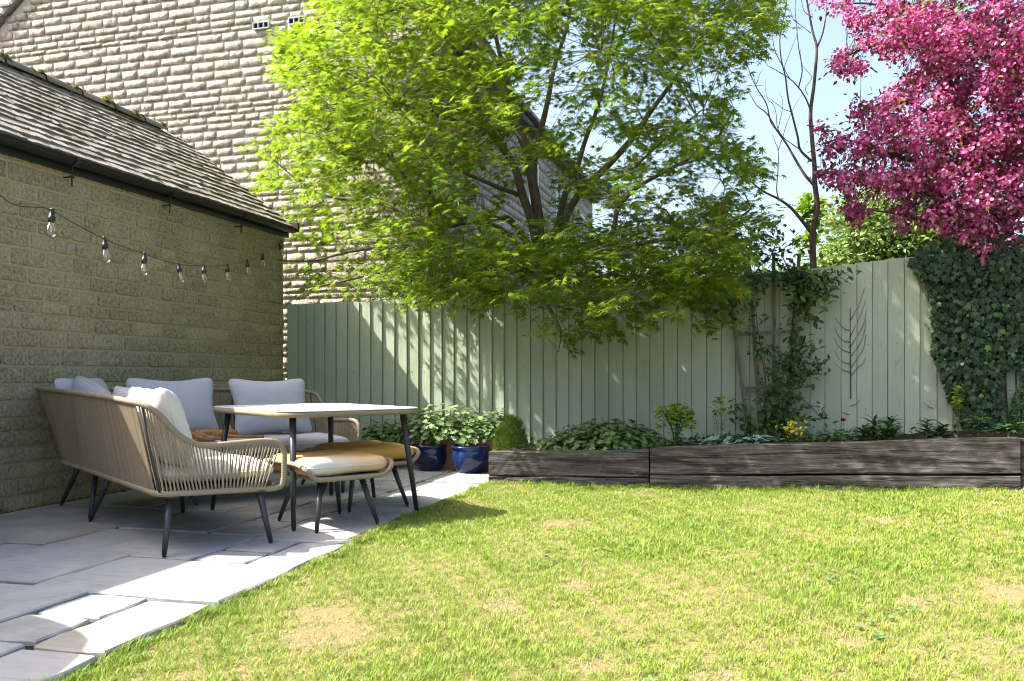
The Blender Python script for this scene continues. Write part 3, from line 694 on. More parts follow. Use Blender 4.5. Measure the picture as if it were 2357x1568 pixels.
bare = np.zeros(n)
for px_, py_, r_ in ((755, 1455, .20), (735, 1412, .12), (1150, 1395, .10), (1330, 1350, .09), (1730, 1195, .10), (1480, 1150, .08), (2030, 1225, .12), (2340, 1390, .16), (930, 1410, .06), (1370, 1530, .07), (1180, 1125, .08), (1960, 1480, .06), (1650, 1560, .08), (1280, 1215, .14), (2110, 1400, .09)):
    c = onZ(px_, py_, -.02); bare = np.maximum(bare, np.exp(-(((X - c.x) ** 2 + (Y - c.y) ** 2) / r_ ** 2) ** 1.5))
drop = rng.uniform(0, 1, n) < bare * .45; h *= 1 - .4 * bare
ang = rng.uniform(0, 2 * math.pi, n); lean = rng.uniform(.25, 1.25, n); w = rng.uniform(.002, .0046, n) * np.where(Y > 4.5, 1.4, 1.)
dry = .15 + .11 * Fd - .07 * Cl + bare * .62 + rng.normal(0, .26, n) > .56
g = rng.uniform(0, 1, (n, 1)); lush = np.clip(.5 - .5 * Fd, 0, 1)[:, None]
green = (1 - g) * np.array([[.17, .27, .022]]) + g * np.array([[.36, .44, .08]]); green = green * (1 - .35 * lush) + lush * .35 * np.array([[.10, .22, .022]])
straw = (1 - g) * np.array([[.34, .28, .14]]) + g * np.array([[.56, .48, .30]])
C4 = np.where(dry[:, None], straw, green)
k = ~drop; X, Y, h, ang, lean, w, C4 = X[k], Y[k], h[k], ang[k], lean[k], w[k], C4[k]; n = len(X)
Z = lz(X, Y) - .004; dx, dy = np.cos(ang), np.sin(ang)
V = np.zeros((n, 5, 3)); a1, a2 = h * .55, h
for i, (s, hh, ll) in enumerate(((-1, 0, 0), (1, 0, 0), (1, .55, .3), (-1, .55, .3), (0, 1, 1))):
    ww = w * (1 if i < 2 else .8 if i < 4 else 0)
    V[:, i, 0] = X - dy * s * ww / 2 + dx * h * lean * ll; V[:, i, 1] = Y + dx * s * ww / 2 + dy * h * lean * ll; V[:, i, 2] = Z + h * hh / np.sqrt(1 + .45 * (lean * ll) ** 2)
F = np.array([(0, 1, 2), (0, 2, 3), (3, 2, 4)])[None] + (np.arange(n) * 5)[:, None, None]
m = np_mesh('grass', V.reshape(-1, 3), F.reshape(-1, 3), M['grass'])
at = m.attributes.new('tint', 'FLOAT_COLOR', 'POINT'); cc = np.ones((n, 5, 4), np.float32); cc[:, :, :3] = C4[:, None, :]; at.data.foreach_set('color', cc.ravel())
tag(link('grass', m), 'short sunlit lawn grass with straw coloured dry patches', 'grass', kind='stuff')
# small weeds in the lawn
P, D, N, S = [], [], [], []
for i in range(60):
    px_, py_ = random.choice(((1400, 1285), (1250, 1290), (1640, 1225), (1900, 1345), (800, 1195), (2050, 1440), (1500, 1560)))
    c = onZ(px_ + random.gauss(0, 45), py_ + random.gauss(0, 14), -.02)
    if c.x < -2.1: continue
    for k in range(6):
        a = random.uniform(0, 6.28); P.append((c.x, c.y, lawn_z(c.x, c.y) + .012)); D.append((math.cos(a), math.sin(a), random.uniform(.1, .6))); N.append((0, 0, 1)); S.append(random.uniform(.018, .035))
lw = thing('lawn_weeds', (-.3, 5, 0), 'low broad leaved weeds scattered in patches through the lawn', 'weeds'); lw['kind'] = 'stuff'
leafset(lw, 'weed_leaves', OVATE, P, D, N, S, M['geranium'])
# ------------------------------------------------------------------ rope furniture
TH = R(34.5); PA = Vector((math.cos(TH), -math.sin(TH), 0)); PB = Vector((math.sin(TH), math.cos(TH), 0)); PC = Vector((-4.94, 5.2, 0))
def loc(p, q, z=0.): return PC + PA * p + PB * q + Vector((0, 0, z))
def resample(pts, step):
    P = [Vector(p) for p in pts]; d = [0]
    for a, b in zip(P, P[1:]): d.append(d[-1] + (b - a).length)
    n = max(2, int(d[-1] / step)); out = []; k = 0
    for i in range(n + 1):
        s = d[-1] * i / n
        while k < len(P) - 2 and d[k + 1] < s: k += 1
        t = (s - d[k]) / max(1e-9, d[k + 1] - d[k]); out.append(P[k].lerp(P[k + 1], min(1, max(0, t))))
    return out
def wrapped(mb, pts, r=.0165, pitch=.0105, sides=9):
    """a rail wound with rope: ridged tube"""
    P = resample(pts, pitch / 3); rr = [r * (1.08 if i % 3 == 1 else .99 if i % 3 == 2 else .90) * random.uniform(.985, 1.015) for i in range(len(P))]
    mb.tube(P, rr, sides)
def strand(parent, a, b, sag=None, r=.0044):
    a, b = Vector(a), Vector(b); mb = MB(); m_ = [a.lerp(b, t) + (sag * (4 * t * (1 - t)) if sag else Vector()) for t in (0, .25, .5, .75, 1)]
    mb.tube(m_, r * random.uniform(.92, 1.08), 6, cap=False); part('rope', mb, M['rope'], parent, True)
def leg(parent, top, foot, r0=.021, r1=.0135):
    top, foot = Vector(top), Vector(foot); mb = MB(); mb.tube([foot + Vector((0, 0, .012)), foot.lerp(top, .5), top], [r1, (r0 + r1) / 2, r0], 12); l_ = part('leg', mb, M['metal'], parent, True)
    mb = MB(); mb.tube([foot, foot + Vector((0, 0, .0125))], r1 * .8, 10); part('foot_pad', mb, M['plastic'], l_)
    mb = MB(); mb.tube([top, top + Vector((0, 0, .012))], .032, 10); part('mount_plate', mb, M['metal'], l_)
def sofa_side(name, mp, end, label, legs):
    """mp(p,q,z) maps the long axis p, depth q; the arm stands at p = end"""
    s = thing(name, mp((.66 + end) / 2, .35, 0), label, 'sofa', 'rope sofa sections')
    top = [(.77, -.10, .857), (1.2, -.10, .849), (1.7, -.10, .840), (end - .25, -.10, .828), (end - .1, -.095, .822), (end - .02, -.06, .803), (end, -.005, .757), (end + .005, .04, .705), (end + .005, .093, .649), (end, .164, .603), (end, .247, .580), (end, .42, .585), (end, .56, .590), (end, .645, .582), (end, .69, .555), (end, .709, .51)]
    low = [(end, .705, .37), (end, .69, .325), (end, .64, .308), (end, .5, .314), (end, .25, .322), (end, .10, .328), (end - .02, .035, .328), (end - .08, .0, .328), (end - .3, .0, .328), (1.3, .0, .332), (.66, .0, .336)]
    T = catmull([mp(*p) for p in top], 8); B = catmull([mp(*p) for p in low], 8)
    mb = MB(); wrapped(mb, T + B); part('wrapped_rail', mb, M['rope'], s, True)
    mb = MB(); wrapped(mb, [mp(.77, -.10, .857), mp(.715, -.06, .6), mp(.66, 0, .336)], .014); part('seam_rail', mb, M['rope'], s, True)
    # strands: dense along the back, open along the arm
    nb = int((end - .12 - .78) / .0112)
    for i in range(nb):
        t = (i + .5) / nb; pt = .78 + (end - .10 - .78) * t; pb = .67 + (end - .09 - .67) * t
        z1 = interp(pt, [p[0] for p in top[:5]], [p[2] for p in top[:5]])
        strand(s, mp(pt, -.10, z1), mp(pb, 0, .333), r=.0043)
    at = resample([mp(*p) for p in catmull(top[4:], 8)], .02); na = len(at); ab = resample(catmull([mp(*p) for p in low[::-1][3:]], 8), .02)
    for i in range(1, na - 3):
        u = i / (na - 1)
        # feet of the strands run ahead along the bottom rail
        b = ab[min(len(ab) - 1, int(round((len(ab) - 7) * (u ** 1.02))))]
        strand(s, at[i], b, r=.0046)
    mb = MB()
    mb.tube([mp(end - .03, .005, .34), mp(end - .035, -.05, .6), mp(end - .05, -.085, .815)], .008, 8); mb.tube([mp(1.35, .006, .34), mp(1.35, -.085, .845)], .010, 8); mb.tube([mp(1.42, .006, .34), mp(1.42, -.085, .845)], .010, 8)
    part('upright', mb, M['metal'], s, True)
    mb = MB(); b0 = [mp(.67, .02, .338), mp(end - .03, .02, .338), mp(end - .03, .64, .338), mp(.67, .64, .338)]; b1 = [v + Vector((0, 0, .014)) for v in b0]
    mb.add(b0 + b1, [(0, 1, 2, 3), (4, 7, 6, 5), (0, 4, 5, 1), (1, 5, 6, 2), (2, 6, 7, 3), (3, 7, 4, 0)]); part('seat_base', mb, M['metal'], s)
    mb = MB(); wrapped(mb, [mp(end - .03, .655, .325), mp(.67, .655, .335)], .015); part('front_rail', mb, M['rope'], s, True)
    for a, b in legs: leg(s, mp(*a), mp(*b))
    return s
mpA = lambda p, q, z=0: loc(p, q, z)
mpB = lambda p, q, z=0: loc(q, p, z)
sofa_side('rope_sofa', mpA, 2.3, 'woven rope sofa section nearest the camera, its back turned to it and armrest sweeping down', [((1.12, .05, .31), (.876, 0, 0)), ((2.24, .07, .30), (2.33, .01, 0)), ((2.29, .56, .295), (2.354, .60, 0)), ((.98, .56, .31), (.93, .585, 0))])
sofa_side('rope_sofa', mpB, 2.12, 'far woven rope sofa section facing the camera, with the cat on its seat', [((.72, .08, .31), (.80, .60, 0)), ((2.06, .07, .30), (1.947, .006, 0)), ((2.05, .56, .295), (1.964, .709, 0))])
cs = thing('rope_sofa', loc(.3, .3), 'woven rope corner sofa section against the stone garage wall', 'sofa', 'rope sofa sections')
top = [loc(.765, -.10, .857), loc(.4, -.105, .862), loc(.02, -.12, .868), loc(-.11, -.11, .870), loc(-.12, .02, .868), loc(-.105, .4, .862), loc(-.10, .765, .857)]
low = [loc(.655, 0, .336), loc(.4, 0, .336), loc(.14, 0, .338), loc(.03, .03, .338), loc(0, .14, .338), loc(0, .4, .336), loc(0, .655, .336)]
T = catmull(top, 8); B = catmull(low, 8); mb = MB(); wrapped(mb, T); part('wrapped_rail', mb, M['rope'], cs, True); mb = MB(); wrapped(mb, B); part('bottom_rail', mb, M['rope'], cs, True)
for sw_ in (0, 1):
    a = loc(.765, -.10, .857) if sw_ == 0 else loc(-.10, .765, .857); b = loc(.655, 0, .336) if sw_ == 0 else loc(0, .655, .336)
    mb = MB(); mb.tube([a + Vector((0, 0, .012)), a.lerp(b, .5), b], .014, 8); part('end_post', mb, M['metal'], cs, True)
TR, BR = resample(T, .012), resample(B, .012); n = len(TR)
for i in range(n):
    u = i / (n - 1); strand(cs, TR[i], BR[int(round(u * (len(BR) - 1)))], r=.0045)
mb = MB(); b0 = [loc(.03, .03, .338), loc(.65, .02, .338), loc(.65, .65, .338), loc(.02, .65, .338)]; b1 = [v + Vector((0, 0, .014)) for v in b0]
mb.add(b0 + b1, [(0, 1, 2, 3), (4, 7, 6, 5), (0, 4, 5, 1), (1, 5, 6, 2), (2, 6, 7, 3), (3, 7, 4, 0)]); part('seat_base', mb, M['metal'], cs)
for a, b in (((.24, .08, .32), (0, .01, 0)), ((.62, .10, .32), (.80, .015, 0)), ((.08, .6, .32), (.01, .8, 0))): leg(cs, loc(*a), loc(*b))

# cushions
def cushion(name, c, ax, ay, w, h, th, mat, label, cat='cushion', group=None, seed=1, box=.0, sag=0., n=22, pinch=.12):
    """ax, ay unit axes of the face; th full thickness; box 0 pillow .. 1 boxed"""
    r = np.random.default_rng(seed); ax, ay = Vector(ax).normalized(), Vector(ay).normalized(); az_ = ax.cross(ay).normalized(); ay = az_.cross(ax)
    ph = r.uniform(0, 6.28, 12); V, F = [], []
    def pt(u, v, s):
        au, av = abs(u), abs(v)
        prof = max(0, (1 - au ** (2.4 + 8 * box))) ** (.62 - .12 * box) * max(0, (1 - av ** (2.4 + 8 * box))) ** (.62 - .12 * box)
        t_ = th / 2 * prof * (1 + .05 * math.sin(3 * u + ph[0]) * math.sin(2.5 * v + ph[1]))
        k = 1 - pinch * (1 - box) * (1 - (u * v) ** 2) * (au ** 6 * (1 - av ** 2) * .35 + av ** 6 * (1 - au ** 2) * .35)
        e = max(au, av); wr = .006 * (e ** 3) * (1 - e ** 12) * (math.sin(19 * (u if av > au else v) + ph[2]) + .7 * math.sin(31 * (u if av > au else v) + ph[3] + 3 * s))
        t_ += wr * (1 - .6 * box) + .004 * math.sin(7 * u + 4 * v + ph[4])* prof
        rc = 1 - .035 * (au ** 8) * (av ** 8) * 2
        return Vector(c) + ax * (u * w / 2 * k * rc) + ay * (v * h / 2 * k * rc - sag * (1 - u * u) * (v > 0) * v) + az_ * (s * t_)
    us = [math.sin(math.pi / 2 * (2 * i / n - 1)) for i in range(n + 1)]
    for s in (1, -1):
        o = len(V)
        for v in us:
            for u in us: V.append(pt(u, v, s))
        for j in range(n):
            for i in range(n):
                q = (o + j*(n+1)+i, o + j*(n+1)+i+1, o + (j+1)*(n+1)+i+1, o + (j+1)*(n+1)+i); F.append(q if s == 1 else q[::-1])
    mb = MB(); mb.add(V, F)
    root = thing(name, c, label, cat, group); body = part('cover', mb, mat, root, True)
    mb = MB(); ring = [pt(u, -1, 1) for u in us] + [pt(1, v, 1) for v in us[1:]] + [pt(u, 1, 1) for u in us[::-1][1:]] + [pt(-1, v, 1) for v in us[::-1][1:-1]]
    mb.tube(ring, .0028, 5, closed=True); part('seam', mb, mat, body, True)
    return root
UP = Vector((0, 0, 1)); g1 = 'grey back cushions on the rope sofas'
def back_cushion(p0, p1, z0, z1, q0, q1, mp, th, mat, label, seed, n_=24, sag=.0, **kw):
    c = (mp((p0 + p1) / 2, (q0 + q1) / 2, 0) + UP * ((z0 + z1) / 2)); ax = (mp(1, 0, 0) - mp(0, 0, 0)); ay = mp(0, q1, z1) - mp(0, q0, z0)
    return cushion('back_cushion', c, ax, ay, p1 - p0, ay.length, th, mat, label, 'cushion', g1, seed, .06, sag, n_, pinch=.34, **kw)
back_cushion(.42, 1.10, .475, .957, .30, .13, mpB, .20, M['fabric'], 'grey back cushion behind the sleeping cat, left of the pair facing the camera', 3, sag=.012)
back_cushion(1.215, 1.905, .475, .950, .30, .13, mpB, .20, M['fabric'], 'grey back cushion behind the table corner, right of the pair facing the camera', 4, sag=.014)
back_cushion(1.62, 2.27, .46, .905, .17, .03, mpA, .25, M['cream'], 'sunlit cream back cushion seen end on behind the sweeping armrest', 5)
back_cushion(1.04, 1.62, .46, .905, .24, .10, mpA, .20, M['fabric'], 'grey back cushion mostly hidden behind the sunlit cream one', 6)
cushion('back_cushion', loc(.52, .12, .70), loc(1, .02, -.16) - loc(0, 0, 0), loc(.15, -.2, 1) - loc(0, 0, 0), .74, .46, .21, M['fabric'], 'slumped grey back cushion with a wavy seam leaning over the rope rail', 'cushion', g1, 7, .1)
cushion('back_cushion', loc(.12, .16, .72), loc(.7, -.7, 0) - loc(0, 0, 0), loc(-.2, -.2, 1) - loc(0, 0, 0), .62, .48, .20, M['fabric'], 'grey back cushion tucked in the sofa corner beside the garage wall', 'cushion', g1, 8, .1)
def seat(p0, p1, q0, q1, z0, z1, mp, mat, label, seed):
    return cushion('seat_cushion', mp((p0 + p1) / 2, (q0 + q1) / 2, (z0 + z1) / 2), mp(1, 0, 0) - mp(0, 0, 0), mp(0, 1, 0) - mp(0, 0, 0), p1 - p0, q1 - q0, z1 - z0, mat, label, 'seat cushion', 'seat cushions on the rope sofas', seed, .8, n=20)
seat(.70, 2.27, .06, .70, .353, .475, mpA, M['cream'], 'pale seat cushion half in sun behind the rope armrest strands', 11)
seat(.70, 2.08, .06, .68, .353, .478, mpB, M['fabric'], 'grey seat cushion under the sleeping cat', 12)
seat(.05, .69, .05, .69, .353, .475, mpA, M['fabric'], 'square grey seat cushion in the sofa corner', 13)

# table
TC = Vector((-2.99, 5.465, 0)); ha, hb_, rc = .655, .53, .16
def tl_(a, b, z): return TC + PA * a + PB * b + UP * z
def rrect(ha, hb, rc, z, n=10):
    out = []
    for sx, sy, a0 in ((1, -1, -90), (1, 1, 0), (-1, 1, 90), (-1, -1, 180)):
        for k in range(n + 1):
            a = R(a0 + 90 * k / n); out.append(tl_(sx * (ha - rc) + rc * math.cos(a), sy * (hb - rc) + rc * math.sin(a), z))
    # gently bowed edges
    return out
table = thing('garden_table', TC, 'square garden table with pale glass top and rope wrapped edge on dark splayed legs', 'table')
mb = MB(); P = rrect(ha - .016, hb_ - .016, rc, .722); P = resample(P + [P[0]], .0036)[:-1]
mb.tube(P, [.0185 * (1.06 if i % 3 == 1 else .98 if i % 3 == 2 else .90) for i in range(len(P) // 3 * 3)] if len(P) % 3 == 0 else [.0185 * (1.06 if i % 3 == 1 else .98 if i % 3 == 2 else .90) for i in range(len(P))], 9, closed=True)
part('wrapped_rim', mb, M['rope'], table, True)
mb = MB(); a = rrect(ha - .006, hb_ - .006, rc, .741); b = rrect(ha - .006, hb_ - .006, rc, .746); a2 = rrect(ha - .012, hb_ - .012, rc, .7475); n = len(a)
mb.add(a + b + a2, [(i, (i+1) % n, n+(i+1) % n, n+i) for i in range(n)] + [(n+i, n+(i+1) % n, 2*n+(i+1) % n, 2*n+i) for i in range(n)] + [tuple(2*n + i for i in range(n)), tuple(range(n))[::-1]]); part('glass_top', mb, M['glass_top'], table)
mb = MB(); a = rrect(ha - .03, hb_ - .03, rc, .708); b = rrect(ha - .03, hb_ - .03, rc, .735); mb.add(a + b, [(i, (i+1) % n, n+(i+1) % n, n+i) for i in range(n)] + [tuple(range(n))[::-1]]); part('under_panel', mb, M['rope'], table)
for (sx, sy), ft in zip(((1, -1), (1, 1), (-1, -1), (-1, 1)), ((-2.733, 4.744), (-2.262, 5.61), (-3.73, 5.337), (-3.262, 6.25))):
    leg(table, tl_(sx * (ha - .13), sy * (hb_ - .12), .70), (ft[0], ft[1], 0), .023, .016)

# footstools
def stool(c, label, mat, clab, seed, feet):
    c = Vector((c[0], c[1], 0)); f = lambda a, b, z: c + PA * a + PB * b + UP * z
    s = thing('rope_footstool', c, label, 'footstool', 'rope footstools under the table edge')
    A_ = .30
    prof = [(-.315, .405), (-.300, .385), (-.262, .345), (-.22, .328), (-.1, .325), (.1, .325), (.22, .328), (.262, .345), (.300, .385), (.315, .405)]
    mb = MB()
    for e in (A_, -A_):
        wrapped(mb, catmull([f(e * (1 - .10 * (abs(b) > .3)), b, z) for b, z in prof], 6), .0155)
    for b in (-.318, .318):
        wrapped(mb, catmull([f(A_ * .9, b, .407), f(A_ * .6, b * 1.0, .418), f(0, b, .420), f(-A_ * .6, b, .418), f(-A_ * .9, b, .407)], 6), .015)
    for b in (-.225, .225): wrapped(mb, [f(A_, b, .328), f(-A_, b, .328)], .012)
    part('wrapped_frame', mb, M['rope'], s, True)
    for b in (-1, 1):
        for k in range(30):
            a = -A_ * .93 + 2 * A_ * .93 * k / 29
            strand(s, f(a, .318 * b, .415), f(max(-A_, min(A_, a - .04)), .228 * b, .332), r=.0042)
    mb = MB(); b0 = [f(-.28, -.22, .33), f(.28, -.22, .33), f(.28, .22, .33), f(-.28, .22, .33)]; b1 = [v + UP * .012 for v in b0]
    mb.add(b0 + b1, [(0, 1, 2, 3), (4, 7, 6, 5), (0, 4, 5, 1), (1, 5, 6, 2), (2, 6, 7, 3), (3, 7, 4, 0)]); part('seat_base', mb, M['metal'], s)
    for ft in feet:
        v = Vector((ft[0], ft[1], 0)); d = v - c; leg(s, c + d * .66 + UP * .318, v, .021, .013)
    cushion('seat_cushion', f(0, 0, .398), PA, PB, .60, .59, .125, mat, clab, 'seat cushion', 'cushions on the footstools', seed, .72, n=20)
stool((-2.668, 5.07), 'nearer rope footstool with a cushion half tinted by painted warm light, beside the front table leg', M['cast_gradient'], 'pale cushion with a painted ochre light cast on the nearer footstool', 21, [(-2.562, 4.72), (-2.328, 5.097), (-3.018, 5.05), (-2.765, 5.424)])
stool((-2.80, 5.86), 'farther rope footstool with a cushion tinted all over by painted warm light, below the right table corner', M['orange'], 'cushion painted ochre for the warm light cast on the farther footstool', 22, [(-2.734, 5.506), (-2.447, 5.88), (-2.863, 6.2), (-3.15, 5.83)])

# cat: one skinned body lying on its side along the seat
def cat():
    f = lambda p, q, z: mpB(p, q, z)
    pts = [((.84, .40, .515), .055), ((.93, .40, .518), .058), ((1.02, .41, .513), .052), ((1.075, .42, .508), .034), ((1.125, .425, .518), .036), ((1.165, .45, .512), .024), ((1.185, .46, .508), .014)]
    edges = [(i, i + 1) for i in range(6)]
    def chain(root, ps):
        k = root
        for p, r in ps: pts.append((p, r)); edges.append((k, len(pts) - 1)); k = len(pts) - 1
    chain(2, [((1.08, .53, .492), .020), ((1.17, .575, .487), .015), ((1.27, .60, .486), .013), ((1.33, .605, .486), .015)])
    chain(2, [((1.06, .50, .50), .018), ((1.14, .53, .488), .014), ((1.22, .545, .486), .014)])
    chain(0, [((.88, .52, .497), .030), ((.95, .58, .488), .016), ((1.02, .60, .486), .014)])
    chain(0, [((.82, .50, .50), .030), ((.86, .60, .488), .016), ((.93, .63, .486), .014)])
    chain(0, [((.78, .42, .495), .018), ((.73, .50, .486), .013), ((.74, .58, .486), .012), ((.79, .64, .486), .010)])
    m = bpy.data.meshes.new('body'); m.from_pydata([f(*p) for p, r in pts], edges, [])
    o = bpy.data.objects.new('tmp', m); col.objects.link(o); md = o.modifiers.new('s', 'SKIN'); md.use_smooth_shade = True
    for v, (p, r) in zip(m.skin_vertices[0].data, pts): v.radius = (r, r)
    m.skin_vertices[0].data[0].use_root = True
    sb_ = o.modifiers.new('ss', 'SUBSURF'); sb_.levels = 2; sb_.render_levels = 2
    bpy.context.view_layer.update(); dg = bpy.context.evaluated_depsgraph_get(); me = bpy.data.meshes.new_from_object(o.evaluated_get(dg)); bpy.data.objects.remove(o)
    me.materials.clear(); me.materials.append(M['fur']); me.name = 'body'
    root = thing('cat', f(.95, .42, .48), 'ginger tabby cat asleep on the grey sofa seat with a foreleg stretched out', 'cat')
    body = link('body', me, root)
    for dq in (-.018, .016):
        mb = MB(); b = f(1.112 + dq * .3, .418 + dq, .546); a1 = PB * .019; a2 = PA * .016
        mb.add([b - a1, b + a1, b + UP * .042 + a1 * .2, b + a2 * .6 + UP * .006], [(0, 1, 2), (1, 3, 2), (3, 0, 2)]); part('ear', mb, M['ear'], body)
    # fur: short tapered tufts all over
    me.calc_loop_triangles(); tr = [(t_.area, t_) for t_ in me.loop_triangles]; ar = np.array([a for a, _ in tr]); ch = rng.choice(len(ar), 9000, p=ar / ar.sum()); V = []
    for k in ch:
        t_ = tr[k][1]; a, b, c = (me.vertices[i].co for i in t_.vertices); u, v = random.random(), random.random()
        if u + v > 1: u, v = 1 - u, 1 - v
        p = a + (b - a) * u + (c - a) * v; nn = t_.normal; side = nn.orthogonal().normalized() * .0014
        d = (nn * .55 - PB * .9 + Vector((random.gauss(0, .3), random.gauss(0, .3), random.gauss(-.2, .3)))).normalized() * random.uniform(.008, .014)
        V += [p - side, p + side, p + d]
    link('fur', np_mesh('fur', np.array([tuple(v) for v in V]), np.arange(len(V)).reshape(-1, 3), M['fur']), body, 'stuff')
cat()

# ------------------------------------------------------------------ festoon lights
LB = [(120, 485, 4.50), (240, 550, 5.03), (333, 585, 5.57), (410, 608, 6.30), (470, 612, 6.80), (523, 610, 7.50), (569, 600, 8.15), (605, 585, 8.9), (643, 562, 9.45)]
pb = []
for x, y, t_ in LB: pb.append(ray(x, y) * t_ + Vector((0, 0, CAM_H)))
anchor = Vector((GX + .03, 8.52, 2.47)); near_end = ray(-60, 375) * 3.9 + Vector((0, 0, CAM_H)); far0 = Vector((-1.9, .8, 3.0))
mb = MB(); mb.tube(catmull([far0, near_end] + pb + [anchor], 6), .0032, 6)
fest = thing('festoon_cable', anchor, 'sagging black festoon cable strung along the garage wall to its far corner', 'cable'); part('cable', mb, M['plastic'], fest, True)
mb = MB(); mb.tube([anchor + Vector((-.05, 0, 0)), anchor + Vector((.02, 0, 0)), anchor + Vector((.03, 0, .03))], .004, 6); part('wall_hook', mb, M['iron'], fest)
LBT = ['largest and leftmost festoon bulb, hanging nearest the camera in front of the garage wall', 'second largest festoon bulb, just right of the biggest one', 'festoon bulb third from the left on the black cable', 'slightly tilted festoon bulb fourth from the left above the sofa', 'festoon bulb at the lowest point of the sagging cable', 'festoon bulb just right of the lowest point of the cable', 'festoon bulb third from the far end of the cable', 'small festoon bulb second from the corner where the cable rises', 'smallest tilted festoon bulb right beside the garage corner']
def bulb_parts():
    a = MB(); a.lathe((0, 0, 0), [(.0, .012), (.008, .012), (.010, .006), (.009, -.006), (.013, -.012), (.014, -.028), (.0185, -.032), (.0185, -.052), (.0175, -.054), (.0165, -.062), (.0, -.062)], 16)
    b = MB(); b.lathe((0, 0, 0), [(.012, -.058), (.0135, -.066), (.021, -.084), (.0275, -.104), (.0285, -.118), (.024, -.132), (.013, -.141), (0, -.1435)], 20)
    c = MB(); c.tube([(.003, 0, -.064), (.0035, 0, -.10), (.002, 0, -.112)], .0016, 5); c.tube([(-.003, 0, -.064), (-.0035, 0, -.10), (-.002, 0, -.112)], .0016, 5)
    return a.mesh('socket', M['plastic'], True), b.mesh('bulb', M['bulb'], True), c.mesh('filament', M['filament'])
bm_ = bulb_parts()
for (p, lab, tilt) in zip(pb, LBT, (.06, -.1, .05, -.22, .05, -.03, -.05, .05, -.28)):
    t_ = thing('festoon_bulb', p, lab, 'light bulb', 'clear festoon bulbs on the black cable')
    Mx = Matrix.Translation(p) @ Matrix.Rotation(YAW, 4, 'Z') @ Matrix.Rotation(tilt, 4, 'Y')
    for nm, me in zip(('socket', 'bulb', 'filament'), bm_): placed(nm, me, t_, Mx)
# thin fairy light cable down the corner joint
mb = MB(); mb.tube([(GX + .03 + .008 * math.sin(k * 2.1), 8.60 + .004 * math.sin(k * 1.3), 2.4 - .12 * k) for k in range(18)], .0022, 4)
for k in range(17): q = random.uniform(0, 6.28); mb.tube([(GX + .03, 8.598, 2.35 - .125 * k), (GX + .03 + .03 * math.cos(q), 8.585, 2.34 - .125 * k + .02 * math.sin(q))], .0018, 4)
tag(part('fairy_light_cable', mb, M['plastic'], None), 'thin dark fairy light cable hanging down the joint between garage and fence', 'cable')

# ------------------------------------------------------------------ pots
def pot_mb(c, R_, H, rim=.02, foot=.62):
    mb = MB(); pr = [(0, .0), (R_ * foot, 0), (R_ * (foot + .06), .01), (R_ * .90, H * .28), (R_ * .985, H * .52), (R_ * .99, H * .66), (R_ * .95, H * .80), (R_ * .925, H * .87), (R_ * .94, H * .885), (R_ * 1.02, H * .905), (R_ * 1.04, H * .935), (R_ * 1.03, H * .97), (R_ * 1.0, H), (R_ * .93, H), (R_ * .89, H * .97), (R_ * .87, H * .88), (R_ * .9, H * .7)]
    mb.lathe(c, pr, 40); return mb
def soil_disc(c, r, z, parent):
    mb = MB(); mb.add([(c[0], c[1], c[2] + z + .015)] + [(c[0] + r * math.cos(a), c[1] + r * math.sin(a), c[2] + z) for a in np.linspace(0, 6.283, 25)[:-1]], [(0, 1 + k, 1 + (k+1) % 24) for k in range(24)]); part('soil', mb, M['soil'], parent)
p1 = onZ(989, 1082); p2 = onZ(1082, 1088); p1 = Vector((p1.x, p1.y, .003)); p2 = Vector((p2.x, p2.y, .003))
for p, R_, H, lab in ((p1, .183, .262, 'dark navy glazed plant pot, the left of two, holding a small rose'), (p2, .186, .268, 'brighter blue glazed plant pot touching the end of the timber sleeper')):
    t_ = thing('glazed_pot', p, lab, 'plant pot', 'blue glazed pots on the patio'); part('body', pot_mb(p, R_, H), M['navy' if 'navy' in lab else 'glaze'], t_, True); soil_disc(p, R_ * .9, H * .76, t_)
# foliage clumps -------------------------------------------------
def dome(c, rx, ry, h, n, size, up=.55, jitter=.25, shell=.55):
    P, D, N, S = [], [], [], []
    for i in range(n):
        a = random.uniform(0, 6.283); u = math.sqrt(random.random()); r = shell + (1 - shell) * random.random() if random.random() < .75 else random.random()
        el = math.acos(random.random()); x, y, z = math.sin(el) * math.cos(a) * r, math.sin(el) * math.sin(a) * r, math.cos(el) * r
        P.append((c[0] + x * rx, c[1] + y * ry, c[2] + z * h)); nn = Vector((x, y, z + up)) + Vector((random.gauss(0, jitter), random.gauss(0, jitter), random.gauss(0, jitter)))
        nn.normalize(); d = Vector((x, y, -.25 + .2 * random.random())) + Vector((random.gauss(0, .4), random.gauss(0, .4), random.gauss(0, .2))); d = d - nn * d.dot(nn)
        D.append(d); N.append(nn); S.append(size * random.uniform(.65, 1.25))
    return P, D, N, S
def stalks(parent, c, P, mat, r=.0016, name='stalks', every=2):
    mb = MB()
    for p in P[::every]:
        p = Vector(p); b = Vector(c) + Vector(((p.x - c[0]) * .35, (p.y - c[1]) * .35, 0)); mb.tube([b, b.lerp(p, .5) + UP * .01, p], r, 4, cap=False)
    part(name, mb, mat, parent, kind='stuff')
